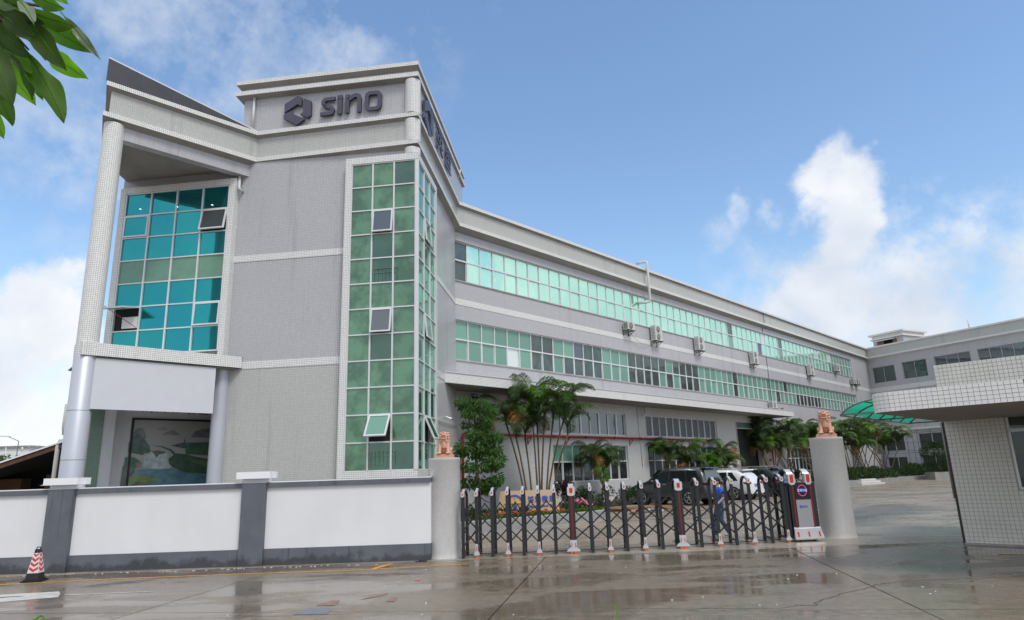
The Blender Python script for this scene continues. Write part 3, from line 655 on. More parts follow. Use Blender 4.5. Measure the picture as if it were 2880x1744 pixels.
part('curtain', MB().box(-11.35, -10.72, .04, .055, 7.72, 8.15), M['white_paint'], cw)
for x, z in ((-11.1, 12.45), (-9.55, 12.4), (-8.1, 12.35), (-11.2, 11.9)): part('ceiling_lamp', MB().lathe([(0, 0), (.035, 0), (.035, .01), (0, .01)], 10, (x, .035, z)), M['lamp_glow'], cw)

# ---- ribbon windows
def strip(x0, n, pw, zs, y, choose, far_from=999, label=None, transom=True):
    mb = MB(); z0, zm, z1 = zs; x1 = x0 + n * pw
    mb.box(x0, x1, y - .04, y + .06, z0, z0 + .05); mb.box(x0, x1, y - .04, y + .06, z1 - .05, z1)
    if zm: mb.box(x0, x1, y - .045, y + .06, zm - .035, zm + .035)
    for i in range(n + 1):
        x = min(max(x0 + i * pw, x0 + .04), x1 - .04); mb.box(x - (.025 if zm else (.06 if i % 2 else .035)), x + (.025 if zm else (.06 if i % 2 else .035)), y - .035, y + .05, (zm + .035) if zm else z0 + .05, z1 - .05)
        if zm: mb.box(x - (.025 if i % 2 else .04), x + (.025 if i % 2 else .04), y - .035, y + .05, z0 + .05, zm - .035)
    for i in range(n):                                   # sliding lights carry their own thin frames
        if zm:
            yo = y + (.0 if i % 2 else .035); xa, xb = x0 + i * pw + .03, x0 + (i + 1) * pw - .03
            mb.box(xa, xa + .03, yo - .012, yo + .02, z0 + .05, zm - .035); mb.box(xb - .03, xb, yo - .012, yo + .02, z0 + .05, zm - .035)
    wo_ = bp('window', mb, M['alu'], WF, label=label)
    far = MB(); fm = []
    for i in range(n):
        for row in ((0, 1) if zm else (1,)):
            mt = choose(i, row)
            a, b = ((zm + .03, z1 - .05) if row else (z0 + .05, zm - .03)) if zm else (z0 + .05, z1 - .05)
            xc = x0 + (i + .5) * pw; yo = y + (.02 if row else (.005 if i % 2 else .04))
            if i >= far_from:
                if mt not in fm: fm.append(mt)
                far.box(xc - pw / 2 + .025, xc + pw / 2 - .025, yo - .006, yo + .006, a, b, fm.index(mt))
            else:
                o = obj('pane', pane_mesh(pw - .06, b - a, mt), wo_, (xc, yo, (a + b) / 2)); o.rotation_euler = (R.uniform(-.006, .006), 0, R.uniform(-.008, .008))
    if far.f: part('pane', far, fm, wo_, kind='stuff')
    return wo_
def up_ch(i, row):
    if i == 0: return M['glass_dark']
    if i in (32, 43): return M['glass_grey'] if row else M['glass_curtain']
    if i == 39 and row: return M['glass_pale']
    if i == 38 and not row: return M['glass_grey']
    if i in (53, 57) and row: return M['glass_pale']
    return M['glass_mint'] if i < 57 else M['glass_curtain']
def lo_ch(i, row):
    if i == 4 and not row: return M['glass_pale']
    if i < 6 or 13 <= i <= 15 or 26 <= i <= 45 and R.random() < .85: return M['glass_curtain']
    if i == 10 and row: return M['glass_grey']
    if i >= 46: return M['glass_curtain'] if row or i > 52 else M['glass_black']
    return M['glass_dark'] if R.random() < .8 else M['glass_curtain']
strip(UX0, NP, PW, UZ, .44, up_ch, 42, 'upper ribbon of mint mirror windows')
strip(UX0, NP, PW, LZ, .44, lo_ch, 42, 'lower ribbon of green windows with curtains')
gp = .864 * 1.013
strip(W1[0], 8, (W1[1] - W1[0]) / 8, (GW[0], None, GW[1]), .42, lambda i, r: M['glass_grey'])
strip(W2[0], 11, (W2[1] - W2[0]) / 11, (GW[0], None, GW[1]), .42, lambda i, r: M['glass_grey'])
strip(W1[0], 8, (W1[1] - W1[0]) / 8, GL, .42, lambda i, r: (M['glass_curtain'] if i < 3 else M['glass_dark']) if r else M['glass_black'])
strip(W2[0], 11, (W2[1] - W2[0]) / 11, GL, .42, lambda i, r: M['glass_dark'] if r else M['glass_black'])
strip(W3[0], 13, (W3[1] - W3[0]) / 13, GL, .42, lambda i, r: M['glass_dark'] if r else M['glass_black'], 0)
bl = MB()                                               # green roller blinds half down in the ground floor windows
for i in (3, 4, 5): bl.box(W1[0] + i * .88 + .05, W1[0] + i * .88 + .83, .395, .402, GL[2] - .42, GL[2] - .05)
for i in (1, 2, 5, 6, 9): bl.box(W2[0] + i * .875 + .05, W2[0] + i * .875 + .83, .395, .402, GL[2] - .38, GL[2] - .05)
bp('roller_blind', bl, M['glass_curtain'], WF)
for x in (DR[0] - .02, DR[1] - .1): bp('door_frame', MB().box(x, x + .12, .26, .6, 0, WZ(5.35)), M['cement'], WF)
sh = MB()
for k in range(5): sh.box(DR[0] + .1, DR[1] - .1, .42 - .012 * (k % 2), .50, WZ(4.93) + k * .085, WZ(4.93) + k * .085 + .08)
sh.box(DR[0] + .1, DR[1] - .1, .38, .5, WZ(4.87), WZ(4.93), 1); bp('roller_shutter', sh, [M['shutter'], M['pvc']], WF)
# long entrance ledge
lm = MB(); lm.prism([(-20.23, -1.6), (WS(17.4) + .15, -1.6), (WS(17.4) + .15, .28), (-18.06, .28)], 5.92, 6.36)
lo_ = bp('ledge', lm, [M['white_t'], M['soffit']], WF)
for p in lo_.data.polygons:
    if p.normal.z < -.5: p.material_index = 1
bp('ledge_coping', MB().prism([(-20.2, -1.63), (WS(17.4) + .18, -1.63), (WS(17.4) + .18, .26), (-18.1, .26)], 6.362, 6.40), M['white_t'], WF)
jm = MB(); jm.box(18.45, 18.5, -.01, .02, 14.08, 15.4); jm.box(18.6, 18.65, .27, .3, 5.95, 11.3); jm.box(18.5, 18.55, .27, .3, 13.5, 14.08); bp('expansion_joint', jm, M['joint'], WF)
for k in range(12):                                     # small wall vents / pipe holes
    pass

# ---- letters on the tower head
LT = thing('tower_sign', 'dark hexagon logo and lowercase company letters on the tower front', 'sign', (*fr(TF, -3.4, .20), 15.4), rz_of(97.7))
ox = 3.4; oz = -15.4
def plate_part(name, polys, parent=LT):
    mb = MB()
    for p in polys: mb.plate([(-s + ox, z + oz) for s, z in p], -.085, .0)
    o = part(name, mb, [M['letter'], M['letter_edge']], parent)
    for p in o.data.polygons:
        if abs(p.normal.y) < .5: p.material_index = 1
    return o
plate_part('logo_piece', [[(5.43, 16.38), (4.88, 16.69), (4.72, 16.58), (4.73, 16.22), (4.89, 16.32), (5.41, 16.0)]])
plate_part('logo_piece', [[(4.65, 16.55), (4.32, 16.38), (4.31, 15.77), (4.48, 15.69), (4.78, 15.87), (4.65, 15.94)]])
plate_part('logo_piece', [[(5.37, 15.97), (5.12, 16.06), (5.07, 15.92), (4.56, 15.64), (4.88, 15.42), (5.45, 15.77), (5.44, 15.90)]])
def stroke(path, w, closed=False):
    P = [Vector(p) for p in path]; n = len(P); L, Rr = [], []
    for i in range(n):
        a = P[i] - P[i - 1] if (i > 0 or closed) else P[1] - P[0]; b = P[(i + 1) % n] - P[i] if (i < n - 1 or closed) else a
        a = a.normalized(); b = b.normalized(); m = Vector((a.y, -a.x)) + Vector((b.y, -b.x)); m = m / max(m.length_squared / 2, .4)
        L.append(P[i] + m * w / 2); Rr.append(P[i] - m * w / 2)
    return [[tuple(L[i]), tuple(L[(i + 1) % n]), tuple(Rr[(i + 1) % n]), tuple(Rr[i])] for i in range(n if closed else n - 1)]
def arc(cx, cz, r, a0, a1, n=6, rz=None): return [(cx + r * cos(radians(a0 + (a1 - a0) * i / n)), cz + (rz or r) * sin(radians(a0 + (a1 - a0) * i / n))) for i in range(n + 1)]
plate_part('letter_s', stroke([(3.36, 16.40), (3.70, 16.40)] + arc(3.70, 16.255, .145, 90, -90 + 360 - 360 + 0, 5)[1:] + [(3.84, 16.2), (3.76, 16.12), (3.54, 16.04)] + [(3.46, 15.97), (3.44, 15.88), (3.48, 15.80), (3.58, 15.775), (3.95, 15.775)], .15))
plate_part('letter_i', [[(3.25, 15.70), (3.07, 15.70), (3.07, 16.34), (3.17, 16.34), (3.25, 16.27)], [(3.27, 16.36), (3.27, 16.51), (3.07, 16.51), (3.07, 16.36)]])
plate_part('letter_n', stroke([(2.86, 15.71), (2.86, 16.50)], .16) + stroke([(2.84, 16.26), (2.62, 16.42), (2.50, 16.44), (2.41, 16.40), (2.375, 16.30), (2.375, 15.70)], .16))
plate_part('letter_o', stroke(arc(1.94, 16.32, .14, 0, 90, 3) + arc(1.70, 16.32, .14, 90, 180, 3) + arc(1.70, 15.92, .14, 180, 270, 3) + arc(1.94, 15.92, .14, 270, 360, 3), .16, True))
CS = thing('tower_side_sign', 'dark logo and two Chinese characters along the right side of the tower head', 'sign', (*fr(SF, 1.0, .06), 15.4), rz_of(5.5))
for poly in ([(0, .86), (.75, 1.28), (1.0, 1.15), (1.0, .72), (.78, .84), (.02, .40)], [(1.1, 1.1), (1.55, .9), (1.55, .1), (1.32, -.02), (.9, .25), (1.1, .35)], [(.06, .34), (.42, .48), (.5, .28), (1.2, -.06), (.75, -.30), (-.03, .1)]):
    part('logo_piece', MB().plate([(x, z + .2) for x, z in poly], -.09, 0), [M['letter']], CS)
for ch, x in (('英', 2.9), ('盟', 4.75)): obj('character', text_mesh(ch, 1.25, .03, M['letter'], 'character', sx=1.05), CS, (x, -.06, .72))

# ---- mural in the porch
MU = thing('mural', 'framed landscape mural of waterfall, lake and misty peaks inside the entrance', 'painting', (*fr(MF, 4.4, 0), 1.0), rz_of(45))
def mm(X, Y): return (2.7 + (X - 750) / 286 - 4.4, 4.43 - (Y - 690) / 287 - 1.0)
fm_ = MB(); x0, z1 = mm(750, 690); x1, z0 = mm(1800, 1640)
fm_.box(x0, x1, -.06, 0, z1 - .07, z1); fm_.box(x0, x1, -.06, 0, z0, z0 + .07); fm_.box(x0, x0 + .07, -.06, 0, z0, z1); fm_.box(x1 - .07, x1, -.06, 0, z0, z1); part('picture_frame', fm_, M['black'], MU)
def paint(name, c, v=.2, sc=6): return plain(name, c, .35, var=v, scale=sc)
canvas = NT('mural_mist'); cz = canvas.coord('Object'); spx = canvas.add('ShaderNodeSeparateXYZ'); canvas.link(cz, spx.inputs[0])
canvas.set(Base_Color=canvas.ramp(canvas.mr(spx.outputs[2], 0, 3.4, 0, 1), [(0, (.08, .18, .21)), (.45, (.25, .36, .35)), (.62, (.44, .46, .43)), (1, (.38, .37, .35))]), Roughness=.3)
part('canvas', MB().box(x0 + .05, x1 - .05, -.03, -.005, z0 + .05, z1 - .05), canvas.mat, MU)
SH = [((.10, .105, .105), [(760, 860), (800, 800), (850, 790), (880, 830), (900, 900), (760, 900)]), ((.11, .115, .11), [(1040, 860), (1110, 820), (1160, 800), (1230, 860)]), ((.13, .135, .13), [(990, 805), (1050, 770), (1100, 810)]),
      ((.085, .09, .09), [(1340, 880), (1370, 820), (1450, 790), (1560, 780), (1700, 760), (1780, 860), (1780, 890)]), ((.055, .06, .06), [(745, 960), (770, 890), (820, 850), (880, 900), (940, 980), (950, 1060), (880, 1040), (760, 1040)]),
      ((.018, .05, .02), [(740, 940), (800, 950), (900, 985), (960, 1025), (900, 1050), (880, 1070), (740, 1040)]), ((.02, .055, .04), [(1140, 970), (1260, 940), (1560, 930), (1780, 920), (1780, 1010), (1540, 1020), (1280, 1000)]),
      ((.03, .075, .02), [(1290, 1010), (1500, 970), (1780, 980), (1780, 1080), (1550, 1075), (1300, 1060)]), ((.30, .34, .34), [(890, 1190), (900, 1090), (940, 1040), (1000, 1030), (1090, 1040), (1120, 1060), (1130, 1120), (1170, 1200), (1050, 1215)]),
      ((.05, .055, .05), [(960, 1030), (1010, 1020), (1100, 1035), (1085, 1055), (1040, 1060), (1010, 1100), (990, 1060)]), ((.012, .04, .012), [(1130, 1110), (1200, 1050), (1300, 1060), (1500, 1110), (1780, 1090), (1780, 1290), (1500, 1270), (1300, 1250), (1190, 1200), (1140, 1160)]),
      ((.05, .09, .01), [(1300, 1110), (1500, 1130), (1780, 1120), (1780, 1200), (1500, 1190)]), ((.02, .06, .03), [(720, 1090), (800, 1090), (860, 1130), (840, 1190), (720, 1200)]), ((.18, .075, .02), [(820, 1150), (880, 1140), (870, 1185), (835, 1190)]),
      ((.07, .065, .055), [(710, 1180), (820, 1190), (820, 1240), (770, 1300), (760, 1400), (700, 1400)]), ((.10, .16, .02), [(790, 1300), (860, 1270), (950, 1280), (1100, 1320), (950, 1340), (840, 1360), (740, 1380)]),
      ((.05, .13, .17), [(850, 1215), (1180, 1215), (1500, 1290), (1780, 1300), (1780, 1420), (1000, 1420), (940, 1345), (1100, 1320), (950, 1275), (840, 1265)]), ((.07, .05, .04), [(800, 1360), (870, 1330), (960, 1365), (960, 1400), (800, 1400)]), ((.02, .03, .03), [(940, 970), (1050, 975), (1150, 1010), (1200, 1060), (1180, 1070), (1130, 1020), (1040, 985)]), ((.06, .07, .07), [(1268, 940), (1272, 885), (1285, 940)])]
for k, (c, poly) in enumerate(SH): part('painted_shape', MB().plate([mm(*p) for p in poly], -.031 - .0015 * k, -.0302 - .0015 * k), paint(f'mural_paint_{k}', tuple(min(q * 1.9, .8) * .74 + m_ * .30 for q, m_ in zip(c, (.19, .26, .25))), .3, 5), MU)
CG = thing('wall_calligraphy', 'row of red brush characters on the white wall above the mural', 'sign', (*fr(MF, 3.2, 0), 4.5), rz_of(45))
for k, ch in enumerate('深圳鸿远微思'): obj('character', text_mesh(ch, .60, .012, M['red_pipe'], 'character'), CG, (.05 + k * .60, -.015, .36))
# ------------------------------------------------------------------ rear building
RB = thing('rear_building', 'grey office block closing the far end of the yard with square openings', 'building', (*FB[0], 0), rz_of(FB[1]))
def rp(name, mb, mats, parent=None, label=None, kind=None): return part(name, mb, mats, parent or RB, label=label, kind=kind)
RW = [(.1, 2.9, 11.05, 12.93), (3.82, 6.63, 11.08, 13.0), (7.53, 11.3, 11.1, 13.03), (12.06, 16.5, 11.1, 13.05), (17.4, 22, 11.1, 13.05)]
rp('wall', wall_mb(MB(), -.5, 30, 10.5, 13.95, .3, .3, RW), M['lilac']); rp('wall', wall_mb(MB(), -.5, 30, 5.4, 10.0, .3, .3, []), M['lilac'])
rp('wall_band', wall_mb(MB(), -.5, 30, 10.0, 10.5, .28, .3, []), M['white_t'])
rp('interior_wall', MB().box(-.5, 30, 1.6, 1.7, 0, 14), M['dark_int'])
RG = [(.3, 2.6, 3.2, 4.9), (.3, 2.6, 0, 2.5), (4.35, 7.1, 3.25, 4.95), (4.35, 7.1, 0, 2.55), (8.8, 11.6, 3.25, 4.95), (8.8, 11.6, 0, 2.5), (13.2, 16, 0, 4.9)]
rp('wall', wall_mb(MB(), -.5, 30, 0, 5.38, .3, .3, RG), M['clad_light'], label='lower wall of pale metal panels')
rp('coping', MB().box(-.5, 30, -.05, .6, 5.38, 5.6), M['white_t'])
mb = MB(); sweep(mb, [(-.6, 0), (31, 0)], LOWP, True); rp('cornice', mb, M['white_t']); mb = MB(); sweep(mb, [(-.6, 0), (31, 0)], MIDP, True); rp('cornice', mb, M['white_t'])
rp('parapet', MB().box(-.5, 31, .16, .45, 14.2, 15.2), M['warm']); rp('roof', MB().box(-.5, 31, .45, 14, 14.4, 14.6), M['cement'])
for i, (a, b, c, d) in enumerate(RW):
    n = max(2, round((b - a) / 1.25)); f = MB()
    f.box(a, b, .42, .5, c, c + .05); f.box(a, b, .42, .5, d - .05, d)
    for k in range(n + 1): x = min(max(a + (b - a) * k / n, a + .02), b - .02); f.box(x - .02, x + .02, .42, .5, c, d)
    w = rp('window', f, M['clad_light'])
    for k in range(n): obj('pane', pane_mesh((b - a) / n - .05, d - c - .1, M['glass_grey'] if i > 1 else M['glass_dark']), w, (a + (b - a) * (k + .5) / n, .47, (c + d) / 2))
for i, (a, b, c, d) in enumerate(RG):
    f = MB(); f.box(a, b, .42, .5, d - .06, d); f.box((a + b) / 2 - .03, (a + b) / 2 + .03, .42, .5, c, d); w = rp('window', f, M['alu'])
    for k in (0, 1): obj('pane', pane_mesh((b - a) / 2 - .05, d - c - .06, M['glass_black']), w, (a + (b - a) * (k + .5) / 2, .47, (c + d) / 2 - .03))
    if c == 0: part('window_strip', MB().box(a, b, .38, .41, 1.1, 1.22), M['canopy'], w)
gj = MB()
for x in (-.1, 2.9, 3.6, 4.15, 5.7, 7.3, 8.0, 8.6, 10.2, 11.8, 13): gj.box(x, x + .03, .285, .3, 0, 5.38)
for z in (1.3, 2.85, 3.1, 4.0, 5.05): gj.box(-.5, 13, .286, .3, z, z + .025)
rp('panel_joint', gj, M['joint'])
# roof hut
RH = thing('roof_hut', 'small stair hut with flat cornice roof on the corner of the rear building', 'hut', (*fr(FB, 1.9, 1.5), 14.6), rz_of(FB[1]))
part('wall', wall_mb(MB(), -1.7, 1.7, 0, 1.7, 0, .2, [(-1.4, 1.1, .85, 1.5)]), M['lilac'], RH); part('wall', MB().box(1.7, 1.9, 0, 4, 0, 1.7), M['lilac'], RH); part('wall', MB().box(-1.9, -1.7, 0, 4, 0, 1.7), M['lilac'], RH); part('wall', MB().box(-1.7, 1.7, 3.8, 4, 0, 1.7), M['lilac'], RH)
mb = MB(); mb.box(-2.1, 2.1, -.25, 4.2, 1.7, 1.85); mb.box(-1.9, 1.9, -.1, 4.1, 1.85, 2.2); mb.box(-2.2, 2.2, -.35, 4.3, 2.2, 2.4); part('roof', mb, M['white_t'], RH)
part('awning', MB().obox((-.2, -.3, 1.55), (1.2, 0, 0), (0, .35, .1), (0, 0, .03)), M['pvc'], RH)
part('window', MB().box(-1.4, -.6, .1, .14, .85, 1.5).box(.5, 1.1, .1, .14, .85, 1.5), M['wood'], RH); part('window_void', MB().box(-1.5, 1.2, .3, .35, .6, 1.6), M['dark_int'], RH)
an = MB().tube([(0, 0, 0), (0, 0, 1.0)], .05, 6); tag(part('roof_antenna', an, M['pvc'], None, (*fr(FB, 11.6, .6), 15.4)), 'thin white antenna mast on the rear building parapet', 'antenna')
# plain works block across the yard, beyond the right edge of the view (seen in the window reflections)
OB = thing('opposite_building', 'pale factory block across the yard with rows of windows', 'building', (70, 8, 0), rz_of(43.17))
part('wall', MB().box(-30, 34, 0, 12, 0, 8.5), M['ground_tile'], OB); part('roof_edge', MB().box(-30.3, 34.3, -.3, 12.3, 8.5, 9.1), M['cement'], OB)
w = MB()
for k in range(20):
    for z in (1.2, 4.9): w.box(-29 + k * 3.1, -27 + k * 3.1 + .4, 11.99, 12.04, z, z + 2); w.box(-29 + k * 3.1, -27 + k * 3.1 + .4, -.04, .01, z, z + 2)
part('window', w, M['glass_dark'], OB, kind='stuff')

# ------------------------------------------------------------------ guardhouse
GH = thing('guardhouse', 'square tiled gatehouse with deep flat roof at the right of the gate', 'guardhouse', (*GF[0], 0), rz_of(GF[1]))
def gp_(name, mb, mats, parent=None, **k): return part(name, mb, mats, parent or GH, **k)
TPt = .0975
gp_('wall', wall_mb(MB(), 0, 5.0, 0, 4.44, 0, .2, [(1.30, 2.9, 1.30, 3.2)]), M['grout_pale'])
gp_('wall', MB().box(0, .2, .2, 4.2, 0, 4.44), M['grout_pale']); gp_('wall', MB().box(4.8, 5, .2, 4.2, 0, 4.44), M['grout_pale']); gp_('wall', MB().box(.2, 4.8, 4, 4.2, 0, 4.44), M['grout_pale'])
# roof slab overhanging 5.7 m towards the road, rounded left corner; local y negative is outwards
OV = -5.62; XL = -1.32 + 1.15; rad = .42
XL = 0.10 - .12
arcpts = [(XL + rad - rad * cos(t), OV + rad - rad * sin(t)) for t in [pi / 2 * i / 8 for i in range(9)]]
slab = [(XL, 4.3)] + arcpts + [(6.5, OV), (6.5, 4.3)]
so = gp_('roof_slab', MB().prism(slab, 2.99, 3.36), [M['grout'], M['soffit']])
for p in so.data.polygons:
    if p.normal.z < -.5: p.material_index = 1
gp_('roof', MB().box(.2, 4.8, .2, 4.0, 4.3, 4.4), M['cement'])
bt = [MB().box(-.0435, .0435, -.012, 0, -.0405, .0405).mesh('tile', M['big_tile_w']), None]
wt = [MB().box(-TPt / 2 + .005, TPt / 2 - .005, -.008, 0, -TPt / 2 + .005, TPt / 2 - .005).mesh('tile', M['big_tile'])]
def tile_run(path, z0, rows, pz, pw, mesh, mat, budget, half):
    """tiles laid along a plan polyline, first `budget` as single objects, the rest joined"""
    segs = []; acc = 0
    for a, b in zip(path[:-1], path[1:]): L = hypot(b[0] - a[0], b[1] - a[1]); segs.append((acc, L, a, b)); acc += L
    n = int(acc / pw); rest = MB(); cnt = 0
    for i in range(n):
        s = (i + .5) * pw
        for (s0, L, a, b) in segs:
            if s0 <= s <= s0 + L + 1e-6: break
        d = ((b[0] - a[0]) / L, (b[1] - a[1]) / L); p = (a[0] + d[0] * (s - s0), a[1] + d[1] * (s - s0)); ang = atan2(d[1], d[0])
        for j in range(rows):
            z = z0 + (j + .5) * pz; rzz = ang; jit = R.uniform(-.0015, .0015)
            if cnt < budget:
                o = obj('tile', mesh, GH, (p[0] - sin(ang) * -jit, p[1] + jit, z), rzz); o.rotation_euler = (R.uniform(-.012, .012), 0, rzz + R.uniform(-.012, .012)); cnt += 1
            else:
                dv = Vector((d[0], d[1], 0)); nv = Vector((d[1], -d[0], 0)); h = half
                rest.obox(Vector((p[0], p[1], z)) + nv * .005, dv * h[0], nv * .006, Vector((0, 0, h[1])))
    if rest.f: gp_('tile', rest, mat, kind='stuff')
    return cnt
used = tile_run([(XL, OV + 1.2)] + arcpts + [(2.6, OV)], 2.985, 5, .076, .0935, bt[0], M['big_tile_w'], 190, (.0435, .035))
bt[0].transform(Matrix.Scale(.86, 4, (0, 0, 1)))
tile_run([(2.6, OV), (6.5, OV)], 2.985, 5, .076, .0935, bt[0], M['big_tile_w'], 0, (.0435, .035))
# wall tiles: lowest, nearest rows singly
rest = MB(); cnt = 0
for j in range(31):
    for i in range(50):
        x, z = (i + .5) * TPt, (j + .5) * TPt
        if 1.24 < x < 2.96 and z > 1.24 and z < 3.0: continue
        if z > 2.98: continue
        if cnt < 110 and i < 13 and j >= 8 and j < 20: obj('tile', wt[0], GH, (x, R.uniform(-.001, .001), z)); cnt += 1
        else: rest.obox((x, -.004, z), (TPt / 2 - .005, 0, 0), (0, .004 + R.uniform(0, .0012), 0), (0, 0, TPt / 2 - .005))
for j in range(11):
    for i in range(50): rest.obox(((i + .5) * TPt, -.004, 3.37 + (j + .5) * TPt), (TPt / 2 - .006, 0, 0), (0, .005, 0), (0, 0, TPt / 2 - .006))
gp_('tile', rest, M['big_tile'], kind='stuff')
gp_('skirting', MB().box(-.02, 5, -.06, 0, 0, .045), M['cement'])
gp_('corner_trim', MB().box(-.05, 0.0, -.02, .05, 0, 2.98), M['bracket'])
gwf = MB(); a, b, c, d = 1.30, 2.9, 1.30, 3.18
for q in ((a, b, c, c + .05), (a, b, d - .05, d), (a, a + .05, c, d), (b - .05, b, c, d), (a, b, 2.64, 2.72)): gwf.box(q[0], q[1], .0, .08, q[2], q[3])
gw_ = gp_('window', gwf, M['alu'])
obj('pane', pane_mesh(1.5, 1.28, M['glass_black']), gw_, (2.1, .05, 2.0)); obj('pane', pane_mesh(1.5, .42, M['glass_black']), gw_, (2.1, .05, 2.93))
gp_('interior_wall', MB().box(.3, 4.7, 1.2, 1.3, 0, 2.9), M['dark_int'])
# awning post + thin green rain hood against the far side wall
gp_('rain_hood', MB().obox((-.12, 1.6, 2.32), (.16, 0, -.03), (0, .5, 0), (0, 0, .012)), M['canopy']); gp_('alarm_box', MB().box(-.14, -.02, 1.3, 1.5, 2.0, 2.25), M['red_pipe'])
gp_('downpipe', MB().tube([(-.07, .35, .1), (-.07, .35, 2.95)], .045, 8), M['bracket'])

# green arched awning behind the guardhouse
AW = thing('arched_awning', 'turquoise arched plastic awning on grey frame behind the guardhouse', 'awning', (10.7, 22.1, 0), rz_of(43.17))
# local x runs into the yard, local y negative is towards the right
Lw, Wd, Hh = 8.6, 2.4, .42
def arch(y): t = y / Wd; return 3.6 + Hh * (1 - (2 * t - 1) ** 2) ** .8 if 0 < t < 1 else 3.6
N_ = 10; ys = [Wd * i / N_ for i in range(N_ + 1)]
for k in range(6):
    x0, x1 = k * Lw / 6 + .03, (k + 1) * Lw / 6 - .03; mb = MB()
    for i in range(N_):
        y0, y1 = ys[i], ys[i + 1]
        mb.face([(x0, -y0, arch(y0)), (x1, -y0, arch(y0)), (x1, -y1, arch(y1)), (x0, -y1, arch(y1))], smooth=True)
        mb.face([(x0, -y0, arch(y0) + .008), (x0, -y1, arch(y1) + .008), (x1, -y1, arch(y1) + .008), (x1, -y0, arch(y0) + .008)], smooth=True)
    part('roof_sheet', mb, M['canopy'], AW)
mb = MB()
for k in range(7):
    x = k * Lw / 6
    for i in range(N_): mb.bar((x, -ys[i], arch(ys[i]) - .03), (x, -ys[i + 1], arch(ys[i + 1]) - .03), .045)
    mb.bar((x, 0, 3.57), (x, -Wd, 3.57), .05) if k in (0, 3, 6) else None
for y in (0, .8, 1.6, 2.4): mb.bar((0, -y, arch(y) - .05), (Lw, -y, arch(y) - .05), .04)
part('frame', mb, M['canopy_frame'], AW)
for k, x in enumerate((5.2, 8.2)): part('post', MB().tube([(x, -2.3, -.0), (x, -2.3, arch(2.3) - .05)], .05, 8), M['canopy_frame'], AW)

# ------------------------------------------------------------------ boundary wall
BW = thing('boundary_wall', 'white rendered boundary wall with grey piers, coping and base left of the gate', 'wall', (-6.5, 17.62, 0), rz_of(89.2))
def bwp(name, mb, mat, **k): return part(name, mb, mat, BW, **k)
# local x = world x + 6.5 roughly
PIER = [(-5.50, -4.84), (-.57, .04)]; EDGE = [(-13.5, -5.50), (-4.84, -.57), (.04, 4.25)]
for a, b in EDGE:
    o = bwp('wall_panel', MB().box(a, b, .03, .25, .40, 1.90), M['white_paint'])
    bwp('wall_base', MB().box(a, b, .0, .25, 0, .40), M['grey_wall']); bwp('coping', MB().box(a, b, -.03, .29, 1.90, 2.02), M['grey_wall']); bwp('coping_edge', MB().box(a, b, .0, .26, 2.02, 2.045), M['white_cap'])
for a, b in PIER:
    p = bwp('pier', MB().box(a, b, -.09, .34, 0, 2.02), M['grey_wall'])
    m_ = (a + b) / 2
    part('pier_neck', MB().box(m_ - .34, m_ + .34, -.0, .33, 2.02, 2.13), M['white_cap'], p); part('pier_cap', MB().box(m_ - .44, m_ + .42, -.16, .41, 2.13, 2.30), M['white_cap'], p)

